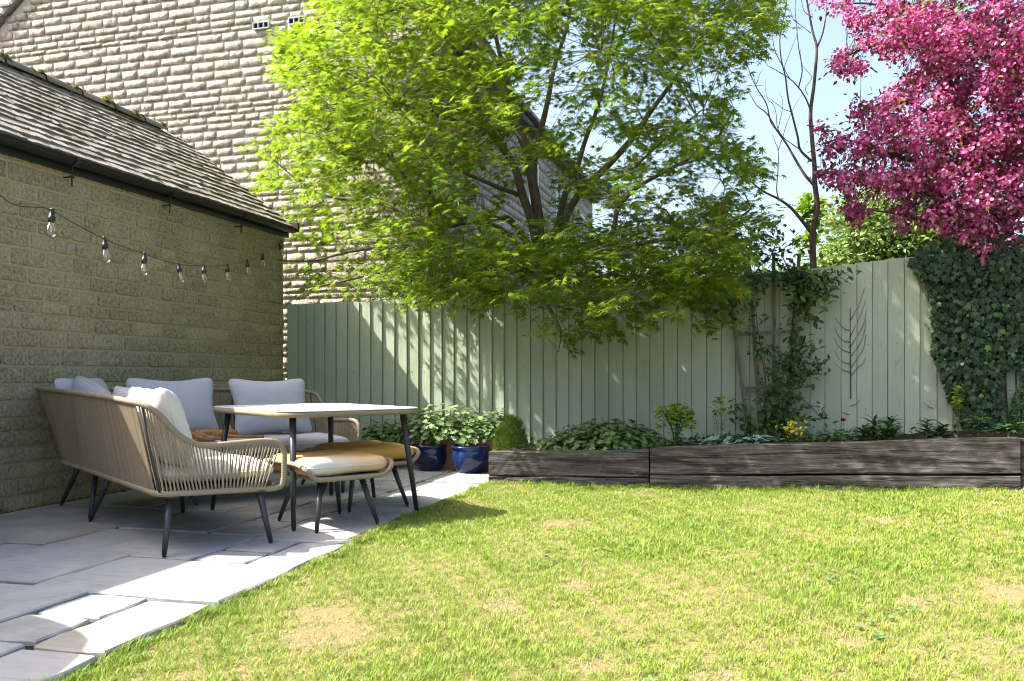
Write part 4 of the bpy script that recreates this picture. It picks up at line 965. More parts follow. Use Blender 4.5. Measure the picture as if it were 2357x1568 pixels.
def geranium(name, c, rx, ry, h, n, size, label, nind, group=None, flowers=(), mat='geranium'):
    t_ = thing(name, c, label, 'plant', group); P, D, N, S = dome(c, rx, ry, h, n, size, .7)
    leafset(t_, 'foliage', GERAN, P, D, N, S, M[mat], nind); stalks(t_, c, P, M['stem'])
    for fx_, fy_, fz_ in flowers:
        f0 = Vector((fx_, fy_, fz_)); mb = MB(); mb.tube([Vector((fx_ + .02, fy_, c[2] + h * .5)), f0], .0015, 4); fl = part('flower_stem', mb, M['stem'], t_)
        q = [(f0 + Vector((random.gauss(0, .008), random.gauss(0, .008), random.gauss(0, .006)))) for _ in range(3)]
        leafset(fl, 'flower', FLOWER, q, [(random.gauss(0, 1), random.gauss(0, 1), .3) for _ in q], [(random.gauss(0, .3), -.8, .5) for _ in q], [.022] * 3, M['purple'])
    return t_
# potted plants by the fence
tp = onY(1000, 1040, 8.28); tx0, tx1 = onY(945, 1000, 8.30).x, onY(1160, 1000, 8.30).x
tr_ = thing('terracotta_trough', ((tx0 + tx1) / 2, 8.33, 0), 'long terracotta trough behind the blue pots, full of geranium leaves', 'planter')
mb = MB(); zt = .325
for k, (gx_, gy_, z) in enumerate(((.04, .03, 0), (.0, .0, zt - .05), (-.012, -.012, zt - .049), (-.012, -.012, zt), (.02, .02, zt), (.04, .04, zt - .06))):
    mb.v += [(tx0 + gx_, 8.20 + gy_, z), (tx1 - gx_, 8.20 + gy_, z), (tx1 - gx_, 8.50 - gy_, z), (tx0 + gx_, 8.50 - gy_, z)]
mb.f += [(4*k + i, 4*k + (i+1) % 4, 4*k+4 + (i+1) % 4, 4*k+4 + i) for k in range(5) for i in range(4)] + [(20, 21, 22, 23)]
part('body', mb, M['terracotta'], tr_)
fl = [tuple(onY(x, y, 8.2)) for x, y in ((1020, 963), (1045, 957), (1032, 968))]
geranium('geranium', ((tx0 + tx1) / 2 - .12, 8.30, .30), .66, .26, .38, 950, .066, 'broad geranium with sunlight painted into its pale green leaves, spilling from the terracotta trough, with a few purple flowers', 150, flowers=fl, mat='pale')
geranium('geranium', (tx1 - .10, 8.36, .32), .28, .20, .34, 260, .062, 'darker geranium clump at the right end of the terracotta trough beside the dwarf conifer', 50)
pc = onZ(852, 1062); pc = Vector((-3.72, 8.30, 0)); t_ = thing('terracotta_pot', pc, 'round terracotta pot half hidden behind the farther footstool', 'plant pot'); part('body', pot_mb(pc, .17, .30, foot=.7), M['terracotta'], t_, True); soil_disc(pc, .15, .24, t_)
geranium('geranium', (pc.x, pc.y, .28), .30, .24, .22, 280, .06, 'shaded green geranium behind the far sofa armrest by the fence', 80, flowers=[tuple(onY(858, 968, 8.2)), tuple(onY(862, 980, 8.2))])
def stem_plant(name, c, h, spread, nst, per, tmpl, size, mat, label, cat='plant', group=None, nind=60, up=.6, lowest=.15, z0=0):
    t_ = thing(name, c, label, cat, group); P, D, N, S = [], [], [], []; mb = MB()
    for s_ in range(nst):
        a = random.uniform(0, 6.283); e = Vector((math.cos(a) * spread * random.uniform(.3, 1), math.sin(a) * spread * random.uniform(.3, 1), h * random.uniform(.7, 1))); c0 = Vector(c) + e * .05
        pts_ = [Vector(c), Vector(c) + Vector((e.x * .35, e.y * .35, e.z * .55)), Vector(c) + e]; cc_ = catmull(pts_, 5); mb.tube(cc_, [.0032, .0018], 5)
        for k in range(per):
            u = lowest + (1 - lowest) * k / max(1, per - 1); i = min(len(cc_) - 1, int(u * (len(cc_) - 1))); q = cc_[i]; an = k * 2.4 + random.uniform(-.3, .3)
            d = Vector((math.cos(an), math.sin(an), random.uniform(.0, up))); P.append(q); D.append(d); N.append(Vector((-d.x * .5, -d.y * .5, 1)) + Vector((random.gauss(0, .2), random.gauss(0, .2), 0))); S.append(size * random.uniform(.7, 1.15) * (1 - .3 * u))
    part('stems', mb, M['stem'], t_); leafset(t_, 'leaves', tmpl, P, D, N, S, M[mat], nind); return t_
stem_plant('rose', (p1.x + .02, p1.y, .21), .32, .17, 11, 16, OVATE, .052, 'rose', 'small glossy leaved rose growing in the dark navy pot', nind=60, lowest=.3)
stem_plant('seedling', (p2.x - .02, p2.y - .02, .22), .16, .10, 4, 6, GERAN, .07, 'geranium', 'few leaved young plant growing in the brighter blue pot', nind=20)
# dwarf conifer
cc = onY(1176, 1030, 8.05); cc = Vector((cc.x, 8.05, .20)); t_ = thing('dwarf_conifer', cc, 'rounded dwarf conifer with bright green shoots behind the sleeper end', 'conifer')
P, D, N, S = dome(cc, .165, .165, .38, 1700, .052, .4, .3, .8); leafset(t_, 'needles', NEEDLES, P, [tuple(Vector(p) - (cc + UP * .08) + Vector((random.gauss(0, .05), random.gauss(0, .05), .06))) for p in P], N, S, M['conifer'])
mb = MB(); mb.tube([(cc.x, cc.y, 0), (cc.x, cc.y, .4)], .018, 6); part('trunk', mb, M['dark_bark'], t_)
# bed plants
def bed(x, y, Y): p = onY(x, y, Y); return Vector((p.x, Y, bed_z(p.x)))
b1 = bed(1400, 1020, 7.85); geranium('geranium', b1, .56, .32, .29, 1000, .064, 'spreading dark green geranium mound in the bed left of the spurge', 150, flowers=[tuple(onY(1295, 985, 7.7)), tuple(onY(1318, 982, 7.7))])
b2 = bed(1300, 1025, 7.75); geranium('geranium', b2, .30, .22, .16, 300, .058, 'low geranium at the left end of the bed behind the short sleeper', 60)
def spurge(x, y, Y, h, nst, label):
    c = bed(x, y, Y); t_ = stem_plant('spurge', c, h, .16, nst, 18, LANCE, .07, 'spurge', label, nind=60); P, D, N, S = [], [], [], []
    for s_ in range(nst):
        for k in range(16):
            a = random.uniform(0, 6.283); r_ = random.uniform(.05, 1) * (.20 if nst > 4 else .07); P.append((c.x + math.cos(a) * r_ * .9, c.y + math.sin(a) * r_ * .6, c.z + h * random.uniform(.62, 1.05) - r_ * .4)); D.append((math.cos(k), math.sin(k), .2)); N.append((random.gauss(0, .4), random.gauss(-.3, .4), 1)); S.append(random.uniform(.032, .055))
    leafset(t_, 'bracts', flower(4, .5, .75, .12), P, D, N, S, M['bract'], 40, 'bract')
spurge(1555, 1020, 7.85, .40, 14, 'bushy spurge topped with lime green bracts, right of the geranium mound')
spurge(1655, 1020, 8.1, .44, 2, 'thin upright spurge with a single lime green head left of the trellis foot')
spurge(2205, 1005, 8.2, .40, 2, 'thin lime spurge growing at the left foot of the ivy')
c = bed(1705, 1020, 7.72); t_ = thing('lungwort', c, 'silver spotted lungwort leaves sprawling behind the long sleeper below the trellis', 'plant'); P, D, N, S = dome(c, .34, .2, .11, 130, .13, .8, .3); leafset(t_, 'foliage', LANCE if False else OVATE, P, D, N, S, M['lungwort'], 60)
P, D, N, S = dome(c + UP * .02, .34, .2, .14, 26, .016, .5, .3); leafset(t_, 'flowers', FLOWER, P, D, N, S, plain('blue_petal', (.10, .09, .40), .6))
c = bed(1825, 1018, 7.75); t_ = stem_plant('cowslip', c, .17, .08, 5, 5, OVATE, .075, 'spurge', 'clump of bright yellow cowslip flowers in front of the trellis foot', nind=20); P, D, N, S = [], [], [], []
for i in range(70): P.append((c.x + random.gauss(0, .055), c.y + random.gauss(0, .04), c.z + random.uniform(.06, .21))); D.append((random.gauss(0, 1), random.gauss(0, 1), -.3)); N.append((random.gauss(0, .5), -.7, random.gauss(0, .5))); S.append(random.uniform(.018, .028))
leafset(t_, 'flowers', FLOWER, P, D, N, S, M['yellow'], 30, 'flower')
c = bed(1938, 1015, 7.8); t_ = stem_plant('ranunculus', c, .13, .07, 5, 12, LANCE, .06, 'lily', 'small plant with one red double flower standing alone right of the trellis', nind=20)
hd = onY(1941, 970, 7.8); mb = MB(); mb.tube([c, (hd.x + .006, 7.8, hd.z - .07), hd], .0022, 5); mb.tube([c, onY(1925, 990, 7.8), onY(1921, 974, 7.8)], .0016, 5); part('flower_stem', mb, M['stem'], t_)
P, D, N, S = [], [], [], []
for i in range(60):
    a = random.uniform(0, 6.283); e = random.uniform(.1, 1.3); d = Vector((math.cos(a) * math.sin(e), math.sin(a) * math.sin(e), math.cos(e) * .8)); P.append(hd); D.append(d); N.append((-d.x, -d.y, 1)); S.append(.033)
leafset(t_, 'flower_head', OVATE, P, D, N, S, M['red'])
P = [onY(1921, 974, 7.8)] * 8; leafset(t_, 'bud', OVATE, P, [(random.gauss(0, .6), random.gauss(0, .6), .8) for _ in P], [(1, 0, .1)] * 8, [.014] * 8, M['red'])
for (x, Y, h, lab) in ((1990, 7.85, .11, 'dark lily shoot, leftmost of the four rosettes right of the red flower'), (2010, 7.9, .15, 'dark lily shoot close against the leftmost rosette'), (2052, 7.85, .17, 'tallest dark lily shoot in the middle of the long sleeper end'), (2040, 7.7, .09, 'low lily rosette in front of the tallest shoot')):
    stem_plant('lily_shoot', bed(x, 1010, Y), h * 1.25, .02, 2, 24, LANCE, .165, 'lily', lab, 'lily', 'lily shoots in the bed', nind=44, up=.9)
for (x, Y, h, lab) in ((2134, 7.8, .15, 'leafy wallflower shoot below the left edge of the ivy, beside the board joint'), (2165, 7.85, .10, 'smaller leafy shoot right beside the wallflower shoot')):
    stem_plant('wallflower', bed(x, 1010, Y), h * 1.25, .05, 3, 14, OVATE, .10, 'lily', lab, 'plant', 'leafy shoots in the bed', nind=36)
for (x, Y, h, n_, lab) in ((2253, 7.6, .20, 4, 'glossy large leaved spurge in front of the ivy, left one'), (2320, 7.6, .16, 4, 'glossy large leaved spurge in front of the ivy at the frame edge'), (2350, 7.85, .42, 3, 'taller leafy spurge beside the gap in the ivy at the right edge')):
    stem_plant('glossy_spurge', bed(x, 1005, Y), h, .10, n_, 16, LANCE, .15, 'lily', lab, 'plant', 'glossy spurges before the ivy', nind=60, up=.3, lowest=.4)
# low ground cover
c = Vector((0, 8.0, .3)); t_ = thing('ground_cover', c, 'low mixed leafy ground cover filling the bed behind the sleepers', 'plants'); t_['kind'] = 'stuff'; P, D, N, S = [], [], [], []
for i in range(2000):
    x = random.choice((random.uniform(-2.1, .1), random.uniform(-.3, 1.15), random.uniform(1.0, 4))); y = random.uniform(7.55, 8.5)
    if x > .95 and x < 1.9 and random.random() < .75: continue
    P.append((x, y, bed_z(x) + random.uniform(.01, .07))); D.append((random.gauss(0, 1), random.gauss(0, 1), .2)); N.append((random.gauss(0, .4), random.gauss(-.2, .4), 1)); S.append(random.uniform(.03, .07))
leafset(t_, 'leaves', OVATE, P, D, N, S, M['honey'])

# ------------------------------------------------------------------ trellis and climber
TY = 8.53; tre = thing('fan_trellis', onY(1770, 900, TY), 'weathered wooden fan trellis leaning on the green fence', 'trellis')
def batten(a, b, w=.028, d=.018, name='stake', dy=0.):
    a, b = onY(*a, TY - dy), onY(*b, TY - dy); ax = (b - a).normalized(); n_ = ax.cross(Vector((0, 1, 0))).normalized() * w / 2; mb = MB(); k = 5; vs_ = []
    for i in range(k + 1):
        c = a.lerp(b, i / k) + n_ * random.uniform(-.1, .1)
        vs_ += [c - n_, c + n_, c + n_ + Vector((0, d, 0)), c - n_ + Vector((0, d, 0))]
    mb.add(vs_, [(4*i+j, 4*i+(j+1) % 4, 4*i+4+(j+1) % 4, 4*i+4+j) for i in range(k) for j in range(4)] + [(0, 3, 2, 1), (4*k, 4*k+1, 4*k+2, 4*k+3)]); part(name, mb, M['trellis'], tre)
for a, b in (((1722, 990), (1678, 668)), ((1750, 990), (1723, 586)), ((1781, 995), (1781, 581)), ((1808, 985), (1840, 584))): batten(a, b, .034)
for a, b in (((1686, 771), (1831, 762)), ((1705, 896), (1820, 886)), ((1676, 640), (1842, 628))): batten(a, b, .030, .016, 'rail', .0185)
P, D, N, S = [], [], [], []; mb = MB(); CY = 8.45
paths = [([(1770, 1000), (1765, 900), (1745, 760), (1735, 640), (1750, 560), (1775, 540)], 30), ([(1800, 1005), (1825, 900), (1832, 780), (1840, 700), (1820, 630), (1760, 600)], 40), ([(1790, 1000), (1790, 850), (1840, 820), (1875, 790)], 26),
         ([(1800, 950), (1800, 830), (1760, 800), (1730, 815)], 22), ([(1820, 640), (1880, 640), (1925, 625), (1965, 640)], 16), ([(1830, 690), (1870, 680), (1900, 660), (1912, 640)], 22), ([(1740, 650), (1700, 690), (1680, 700), (1700, 720)], 16), ([(1770, 600), (1790, 545), (1780, 515), (1765, 530)], 14), ([(1815, 620), (1800, 580), (1830, 560), (1850, 590)], 16),
         ([(1820, 900), (1860, 930), (1890, 960), (1895, 945)], 8), ([(1835, 730), (1870, 735), (1880, 745)], 10), ([(1845, 880), (1880, 850), (1886, 840)], 14), ([(1740, 990), (1700, 960), (1690, 930)], 12), ([(1830, 620), (1890, 640), (1905, 680)], 18)]
for pth, w in paths:
    cp = catmull([onY(x, y, CY + random.uniform(-.05, .04)) for x, y in pth], 8); mb.tube(cp, [.006, .0025], 5)
    for k in range(int(w * 3.4)):
        q = cp[random.randrange(len(cp))]; P.append(tuple(q + Vector((random.gauss(0, .045), random.gauss(-.02, .04), random.gauss(0, .045))))); D.append((random.gauss(0, 1), random.gauss(-.3, .5), random.gauss(-.35, .7))); N.append((random.gauss(-.2, .5), random.gauss(-.6, .4), .9)); S.append(random.uniform(.04, .085))
for (x, y, sx, sy, n_) in ((1850, 640, 42, 26, 190), (1790, 640, 40, 26, 130), (1850, 690, 24, 30, 110), (1785, 970, 55, 32, 260), (1830, 850, 28, 35, 120), (1735, 640, 28, 18, 70), (1840, 780, 20, 20, 40), (1775, 915, 40, 30, 90)):
    for k in range(int(n_ * .8)):
        q = onY(x + random.gauss(0, sx * .6), y + random.gauss(0, sy * .6), CY + random.gauss(-.05, .07)); 
        if q.y > 8.58: q.y = 8.55
        P.append(tuple(q)); D.append((random.gauss(0, 1), random.gauss(-.3, .5), random.gauss(-.35, .6))); N.append((random.gauss(-.2, .5), random.gauss(-.6, .4), .9)); S.append(random.uniform(.045, .09))
cl = thing('honeysuckle', onY(1790, 1000, CY), 'leafy green honeysuckle climbing the fan trellis and spilling over the fence top', 'climber'); part('stems', mb, M['maple_bark'], cl); leafset(cl, 'foliage', OVATE, P, D, N, S, M['honey'], 300)

# ------------------------------------------------------------------ ivy
poly = [(2085, 600), (2105, 585), (2120, 560), (2180, 548), (2260, 552), (2357, 535), (2460, 540), (2460, 1010), (2357, 960), (2330, 960), (2335, 905), (2352, 890), (2352, 840), (2330, 850), (2300, 880), (2310, 930), (2330, 985), (2230, 992), (2205, 975), (2195, 930), (2175, 890), (2160, 850), (2142, 790), (2150, 735), (2142, 690), (2128, 640)]
n = 26000; x = rng.uniform(2080, 2460, n); y = rng.uniform(530, 1000, n); k = in_poly(x, y, poly)
k &= ~(in_poly(x, y, [(2310, 850), (2336, 845), (2330, 905), (2305, 915)]) ) ; x, y = x[k][:6200], y[k][:6200]
P, D, N, S = [], [], [], []
for a, b in zip(x, y):
    cx_ = 2250 if b > 700 else 2260; dist = min(1, abs(a - cx_) / 120); dep = .02 + random.random() * (.20 - .12 * dist) + (.06 if b < 640 else 0)
    q = onY(a, b, FY - .03 - dep); 
    if q.z > fence_top(q.x): q = onY(a, b, FY + random.uniform(-.22, .25))
    P.append(tuple(q)); nn = Vector((random.gauss(0, .35), -1, random.gauss(.35, .3))); D.append((random.gauss(0, .55), -.15, -1)); N.append(nn); S.append(random.uniform(.03, .078))
ivy = thing('ivy', onY(2250, 1000, FY - .1), 'thick dark glossy ivy covering the right end of the fence', 'ivy')
mb = MB()
for i in range(16):
    x0 = random.uniform(2215, 2400); mb.tube(catmull([onY(x0 + random.uniform(-8, 8), 1000, FY - .035), onY(x0 + random.uniform(-30, 20), 850, FY - .035), onY(x0 + random.uniform(-50, 30), 700, FY - .035), onY(x0 + random.uniform(-70, 40), 590, FY - .035)], 6), .006, 5)
for a in ([(2190, 870), (2165, 840), (2150, 800)], [(2215, 960), (2190, 900), (2178, 860)], [(2140, 690), (2120, 650), (2100, 620), (2085, 600)], [(2150, 790), (2140, 760), (2128, 745)], [(2110, 640), (2130, 680), (2150, 700)]): mb.tube(catmull([onY(x, y, FY - .035) for x, y in a], 5), .0028, 4)
part('stems', mb, M['dark_bark'], ivy); leafset(ivy, 'foliage', IVY, P, D, N, S, M['ivy'], 300)
for (q0, q1, n_) in (((2110, 600), (2090, 596), 30), ((2125, 640), (2105, 610), 40), ((1995, 607), (2085, 596), 16)): pass

# ------------------------------------------------------------------ trees
def limb_mesh(mb, pts, r0, r1, sides=8):
    c = catmull(pts, 6); n_ = len(c); mb.tube(c, [r0 + (r1 - r0) * i / (n_ - 1) for i in range(n_)], sides); return c
# Japanese maple: limbs fork just behind the fence
base = Vector((-2.25, 9.05, 0)); mt = thing('japanese_maple', base, 'large Japanese maple with bright yellow green star leaves hanging over the fence', 'tree')
mb = MB(); LP = []
def ml(pts, r0, r1, Ys):
    w = []
    for i, p in enumerate(pts):
        Yv = Ys[0] + (Ys[1] - Ys[0]) * i / (len(pts) - 1); w.append(onY(p[0], p[1], Yv))
    c = limb_mesh(mb, w, r0, r1); LP.extend([(tuple(q), r0 + (r1 - r0) * i / len(c)) for i, q in enumerate(c)])
fork = onY(1243, 640, 9.05); c = limb_mesh(mb, [base, base.lerp(fork, .6) + Vector((.05, 0, 0)), fork, onY(1240, 560, 9.05)], .12, .075, 12)
ml([(1240, 590), (1238, 500), (1226, 420), (1207, 331), (1173, 258), (1164, 180), (1110, 90), (1060, 20), (1000, -80)], .066, .022, (9.05, 8.7))
ml([(1226, 420), (1232, 337), (1246, 295), (1262, 227), (1277, 150), (1310, 40), (1330, -120)], .045, .016, (9.05, 9.5))
ml([(1236, 560), (1222, 502), (1204, 453), (1182, 380), (1131, 304), (1100, 250), (1087, 172), (1064, 106), (1000, 25), (930, -60)], .055, .016, (9.0, 8.2))
ml([(1173, 258), (1130, 190), (1090, 99), (1071, 40), (1048, -40)], .034, .014, (8.9, 9.0)); ml([(1164, 180), (1137, 66), (1110, -60)], .03, .012, (8.9, 9.4))
ml([(1262, 560), (1283, 520), (1301, 447), (1325, 398), (1345, 330), (1377, 242), (1401, 140), (1420, 20)], .045, .012, (9.05, 9.3))
ml([(1262, 560), (1292, 522), (1330, 452), (1409, 371), (1458, 315), (1494, 262), (1538, 202), (1600, 110), (1660, 0)], .05, .012, (9.05, 8.6))
ml([(1250, 620), (1330, 600), (1405, 570), (1421, 484), (1470, 430), (1560, 380), (1640, 330), (1690, 250)], .04, .009, (9.0, 8.3))
ml([(1405, 570), (1480, 560), (1580, 540), (1670, 520), (1730, 480)], .03, .007, (8.9, 7.9)); ml([(1250, 630), (1340, 650), (1440, 620), (1560, 610), (1650, 600)], .035, .007, (9.0, 7.6))
ml([(1240, 600), (1196, 535), (1161, 500), (1091, 511), (1025, 483), (950, 430), (872, 333), (800, 280), (720, 210)], .042, .008, (9.0, 8.3))
ml([(1240, 620), (1161, 535), (1091, 511), (1000, 520), (880, 470), (757, 452), (690, 418), (610, 350)], .038, .006, (9.0, 8.5))
ml([(1245, 640), (1120, 600), (1011, 588), (924, 567), (819, 577), (720, 600), (640, 600)], .034, .006, (9.0, 8.4))
ml([(1245, 640), (1150, 620), (1020, 590), (900, 620), (780, 650), (690, 665)], .03, .005, (8.9, 7.9)); ml([(1245, 640), (1230, 660), (1260, 700), (1290, 760), (1285, 810)], .026, .005, (8.9, 7.3))
ml([(1245, 640), (1280, 640), (1340, 680), (1420, 700), (1500, 690)], .026, .005, (8.9, 7.3)); ml([(1245, 650), (1180, 610), (1090, 640), (1000, 670)], .03, .006, (8.9, 7.4)); ml([(1087, 172), (980, 150), (860, 120), (760, 60), (680, 90)], .024, .006, (8.6, 8.4)); ml([(1131, 304), (1020, 270), (900, 230), (780, 160), (690, 180)], .026, .006, (8.7, 8.0))
ml([(1204, 453), (1120, 420), (1040, 380), (960, 300), (880, 200)], .026, .007, (8.9, 7.6)); ml([(1330, 452), (1380, 420), (1440, 400), (1520, 330), (1620, 250)], .024, .006, (8.9, 7.6))
out = [(1000, -320), (760, -180), (750, -20), (700, 50), (645, 95), (640, 120), (650, 210), (700, 195), (690, 240), (620, 300), (568, 322), (575, 345), (605, 380), (598, 440), (640, 500), (640, 560), (600, 655), (625, 690), (700, 705), (800, 690), (870, 715), (960, 690), (1050, 715), (1100, 680), (1200, 690), (1230, 745), (1255, 835), (1320, 820), (1360, 745), (1400, 770), (1440, 790), (1490, 765), (1540, 700), (1590, 720), (1640, 775), (1680, 740), (1720, 680), (1700, 620), (1745, 560), (1755, 480), (1720, 440), (1750, 370), (1700, 320), (1660, 290), (1705, 215), (1670, 170), (1740, 110), (1800, 20), (1790, -60), (1500, -330)]
gaps = [((1235, 420), 55, 70), ((1130, 420), 50, 90), ((1240, 260), 45, 50), ((1370, 330), 65, 60), ((1510, 220), 40, 40), ((1600, 180), 35, 40), ((1330, 130), 40, 60), ((1340, 480), 50, 45), ((1440, 180), 40, 60), ((1640, 420), 50, 25), ((1180, 520), 40, 40), ((1290, 200), 40, 40), ((1550, 470), 40, 28), ((940, 560), 60, 22), ((860, 390), 50, 22), ((1200, 40), 20, 20), ((1500, 420), 30, 30), ((1620, 600), 30, 20), ((1400, 620), 45, 18)]
LPa = np.array([q for q, r in LP]); LPr = np.array([r for q, r in LP])
sp = []; tries = 0
while len(sp) < 2850 and tries < 400000:
    tries += 1
    X_, Y_, Z_ = random.uniform(-5.9, 1.6), random.uniform(6.3, 10.6), random.uniform(1.3, 7.6)
    if (X_ < -3.4 and Y_ > 9.75) or Y_ + LY * Z_ < 7.12 + .2 * random.random(): continue
    e = ((X_ + 2.0) / 3.6) ** 2 + ((Y_ - 8.8) / 2.4) ** 2 + ((Z_ - 4.2) / 3.6) ** 2
    if e > 1.15: continue
    if X_ < GX + .15 and Y_ < 8.8 and Z_ < 2.9: continue
    s_ = X_ + LX * Z_
    if Y_ < 8.7 and s_ < -1.75 + .2 * (random.random()) : 
        if random.random() > .14 or s_ < -2.6 and Z_ < 2: continue
    px_, py_, pt_ = proj(np.array([[X_, Y_, Z_]]))
    if not in_poly(px_, py_, out)[0]: continue
    px_, py_ = px_[0], py_[0]
    g_ = 1.
    for (gx_, gy_), sx, sy in gaps: g_ *= 1 - .96 * math.exp(-(((px_ - gx_) / sx) ** 2 + ((py_ - gy_) / sy) ** 2) ** 1.5)
    if py_ < 40: g_ = 1.
    elif px_ > 1330: g_ *= .95 if py_ > 480 else .80
    elif px_ > 1180 and py_ < 500: g_ *= .6
    if py_ > 690 and Y_ > 8.5: continue
    if random.random() > g_: continue
    sp.append((X_, Y_, Z_))
tries = 0; n1 = len(sp)
low = [(880, 600), (1000, 560), (1200, 560), (1340, 540), (1500, 500), (1650, 470), (1740, 520), (1700, 620), (1690, 690), (1640, 770), (1540, 700), (1440, 785), (1380, 745), (1320, 800), (1255, 830), (1225, 740), (1190, 690), (1040, 700), (930, 690), (700, 680), (700, 640)]
while len(sp) < n1 + 330 and tries < 200000:      # the lowest tiers hang densely over the fence
    tries += 1; X_, Y_, Z_ = random.uniform(-4.2, .7), random.uniform(7.0, 9.6), random.uniform(1.4, 3.0)
    if (X_ < -3.4 and Y_ > 9.75) or Y_ + LY * Z_ < 7.5: continue
    px_, py_, pt_ = proj(np.array([[X_, Y_, Z_]]))
    if not in_poly(px_, py_, low)[0] or (py_[0] > 680 and (Y_ > 8.5 or random.random() < .6)): continue
    if Y_ < 8.7 and X_ + LX * Z_ < -1.8: continue
    sp.append((X_, Y_, Z_))
print('maple sprays', len(sp), tries)
SP = np.array(sp); P, D, N, S = [], [], [], []; tw = MB()
ids = rng.choice(len(SP), 150, replace=False); H1, H1r = [], []
for i in ids:       # secondary branches reach out from the limbs
    q = SP[i]; dd = np.linalg.norm(LPa - q, axis=1) - (LPa[:, 2] < q[2]) * .25; j = int(np.argmin(dd)); a = Vector(LPa[j]); b = Vector(q)
    mid = a.lerp(b, .5) + Vector((random.gauss(0, .06), random.gauss(0, .06), .05 + .10 * (b - a).length)); c = catmull([a, mid, b], 6); r_ = min(LPr[j] * .6, .013)
    tw.tube(c, [r_, .003], 5, cap=False); H1 += [tuple(v) for v in c]
ALL = np.concatenate([LPa, np.array(H1)])
for q in SP:
    dd = np.linalg.norm(ALL - q, axis=1); j = int(np.argmin(dd)); a = Vector(ALL[j]); b = Vector(q); ln = (b - a).length
    d = (b - a).normalized() if ln > .05 else Vector((random.gauss(0, 1), random.gauss(0, 1), 0)).normalized()
    outw = Vector((q[0] + 2.1, q[1] - 8.9, 0)); outw = outw.normalized() if outw.length > .01 else Vector((1, 0, 0))
    d = (d * .6 + outw * .8 + Vector((random.gauss(0, .45), random.gauss(0, .45), random.gauss(-.05, .2)))).normalized(); L = random.uniform(.22, .42)
    tip = b + d * L * .6 + Vector((0, 0, -.05 * L)); st = b - d * L * .4
    c = catmull([a, a.lerp(st, .6) + Vector((0, 0, .03)), st, b, tip], 3) if ln > .12 else catmull([st, b, tip], 4)
    tw.tube(c, [.0038, .0012], 3, cap=False)
    side = d.cross(UP).normalized(); nl = random.randint(15, 22)
    for k in range(nl):
        u = random.random(); pos = st.lerp(tip, u) + side * random.gauss(0, .065) + Vector((random.gauss(0, .02), random.gauss(0, .02), random.gauss(-.012, .028)))
        ld = (d * .7 + side * random.choice((-1, 1)) * random.uniform(.2, 1.1) + Vector((random.gauss(0, .2), random.gauss(0, .2), random.uniform(-.55, .05))))
        P.append(tuple(pos)); D.append(tuple(ld)); N.append((random.gauss(-.18, .34), random.gauss(-.12, .34), 1.)); S.append(random.uniform(.06, .105))
part('trunk', mb, M['maple_bark'], mt, True); part('twigs', tw, M['maple_bark'], mt, kind='stuff')
leafset(mt, 'crown', MAPLE, P, D, N, S, M['maple'], 300); print('maple leaves', len(P))

# bare tree
BY = 9.6; bt = thing('bare_tree', onY(1868, 760, BY) * 1, 'slender leafless grey tree rising behind the fence between maple and pink blossom', 'tree'); bt.location.z = 0
mb = MB()
def bl(pts, r0, r1, dY=0.): 
    limb_mesh(mb, [onY(x, y, BY + dY * i / (len(pts) - 1)) for i, (x, y) in enumerate(pts)], r0 * .72, r1 * .72, 7)
mb.tube([onY(1868, 640, BY) - UP * 2.2, onY(1868, 640, BY)], [.055, .037], 10)
Z7 = lambda *a: [(1668.7 + .4036 * x, .4036 * y) for x, y in a]
T_ = bl
T_(Z7((505, 1568), (500, 1330), (525, 1190), (512, 1050), (510, 950), (495, 780), (488, 640), (508, 480), (522, 280), (500, 180), (470, 20), (455, -120)), .050, .010)
T_(Z7((522, 280), (560, 180), (580, 40), (575, -100)), .016, .004, .1)
T_(Z7((490, 1325), (440, 1260), (375, 1185), (305, 1135), (225, 1095), (145, 1035), (90, 980), (40, 945)), .028, .005, -.5)
T_(Z7((305, 1135), (295, 1075), (303, 960), (303, 860), (285, 810), (270, 765)), .010, .003, -.2); T_(Z7((145, 1035), (165, 970), (180, 925)), .006, .002); T_(Z7((303, 860), (330, 780), (355, 700), (400, 600), (440, 540)), .006, .002, .2)
T_(Z7((505, 1055), (450, 990), (390, 890), (350, 820), (300, 750), (240, 650), (180, 600), (140, 530)), .024, .004, .4); T_(Z7((300, 750), (260, 690), (235, 590), (180, 500), (130, 380), (115, 280)), .014, .003, .4); T_(Z7((180, 500), (160, 430), (150, 460)), .005, .002); T_(Z7((180, 480), (200, 420), (220, 395)), .005, .002)
T_(Z7((495, 920), (430, 855), (415, 780), (385, 660), (360, 560), (345, 440), (320, 330), (315, 200), (345, 60), (360, -60)), .020, .004, -.3); T_(Z7((430, 855), (380, 820), (335, 785), (300, 730), (290, 640), (270, 590), (245, 570), (230, 500), (235, 450)), .008, .002, .2)
T_(Z7((485, 620), (460, 560), (420, 500), (370, 450), (290, 400), (240, 370), (205, 310)), .014, .003, .4); T_(Z7((420, 500), (440, 400), (420, 270), (408, 150), (400, 40), (410, -60)), .010, .003, -.2); T_(Z7((470, 540), (460, 500), (495, 440), (440, 370), (430, 280)), .006, .002, .2)
T_(Z7((370, 450), (340, 390), (360, 330), (390, 250), (410, 200)), .006, .002, -.3); T_(Z7((330, 380), (285, 290), (270, 200), (260, 100), (230, 80)), .007, .002, .3); T_(Z7((490, 190), (440, 150), (390, 110), (370, 40)), .007, .002, .2); T_(Z7((512, 840), (530, 810), (545, 780)), .004, .002); T_(Z7((300, 750), (330, 600), (310, 520)), .006, .002); T_(Z7((500, 100), (450, 60), (430, -40)), .008, .003)
T_(Z7((385, 640), (330, 620), (250, 560), (170, 540)), .006, .002, .2); T_(Z7((40, 690), (50, 640), (80, 600), (90, 545)), .004, .0015)
part('trunk', mb, M['grey_bark'], bt, True)

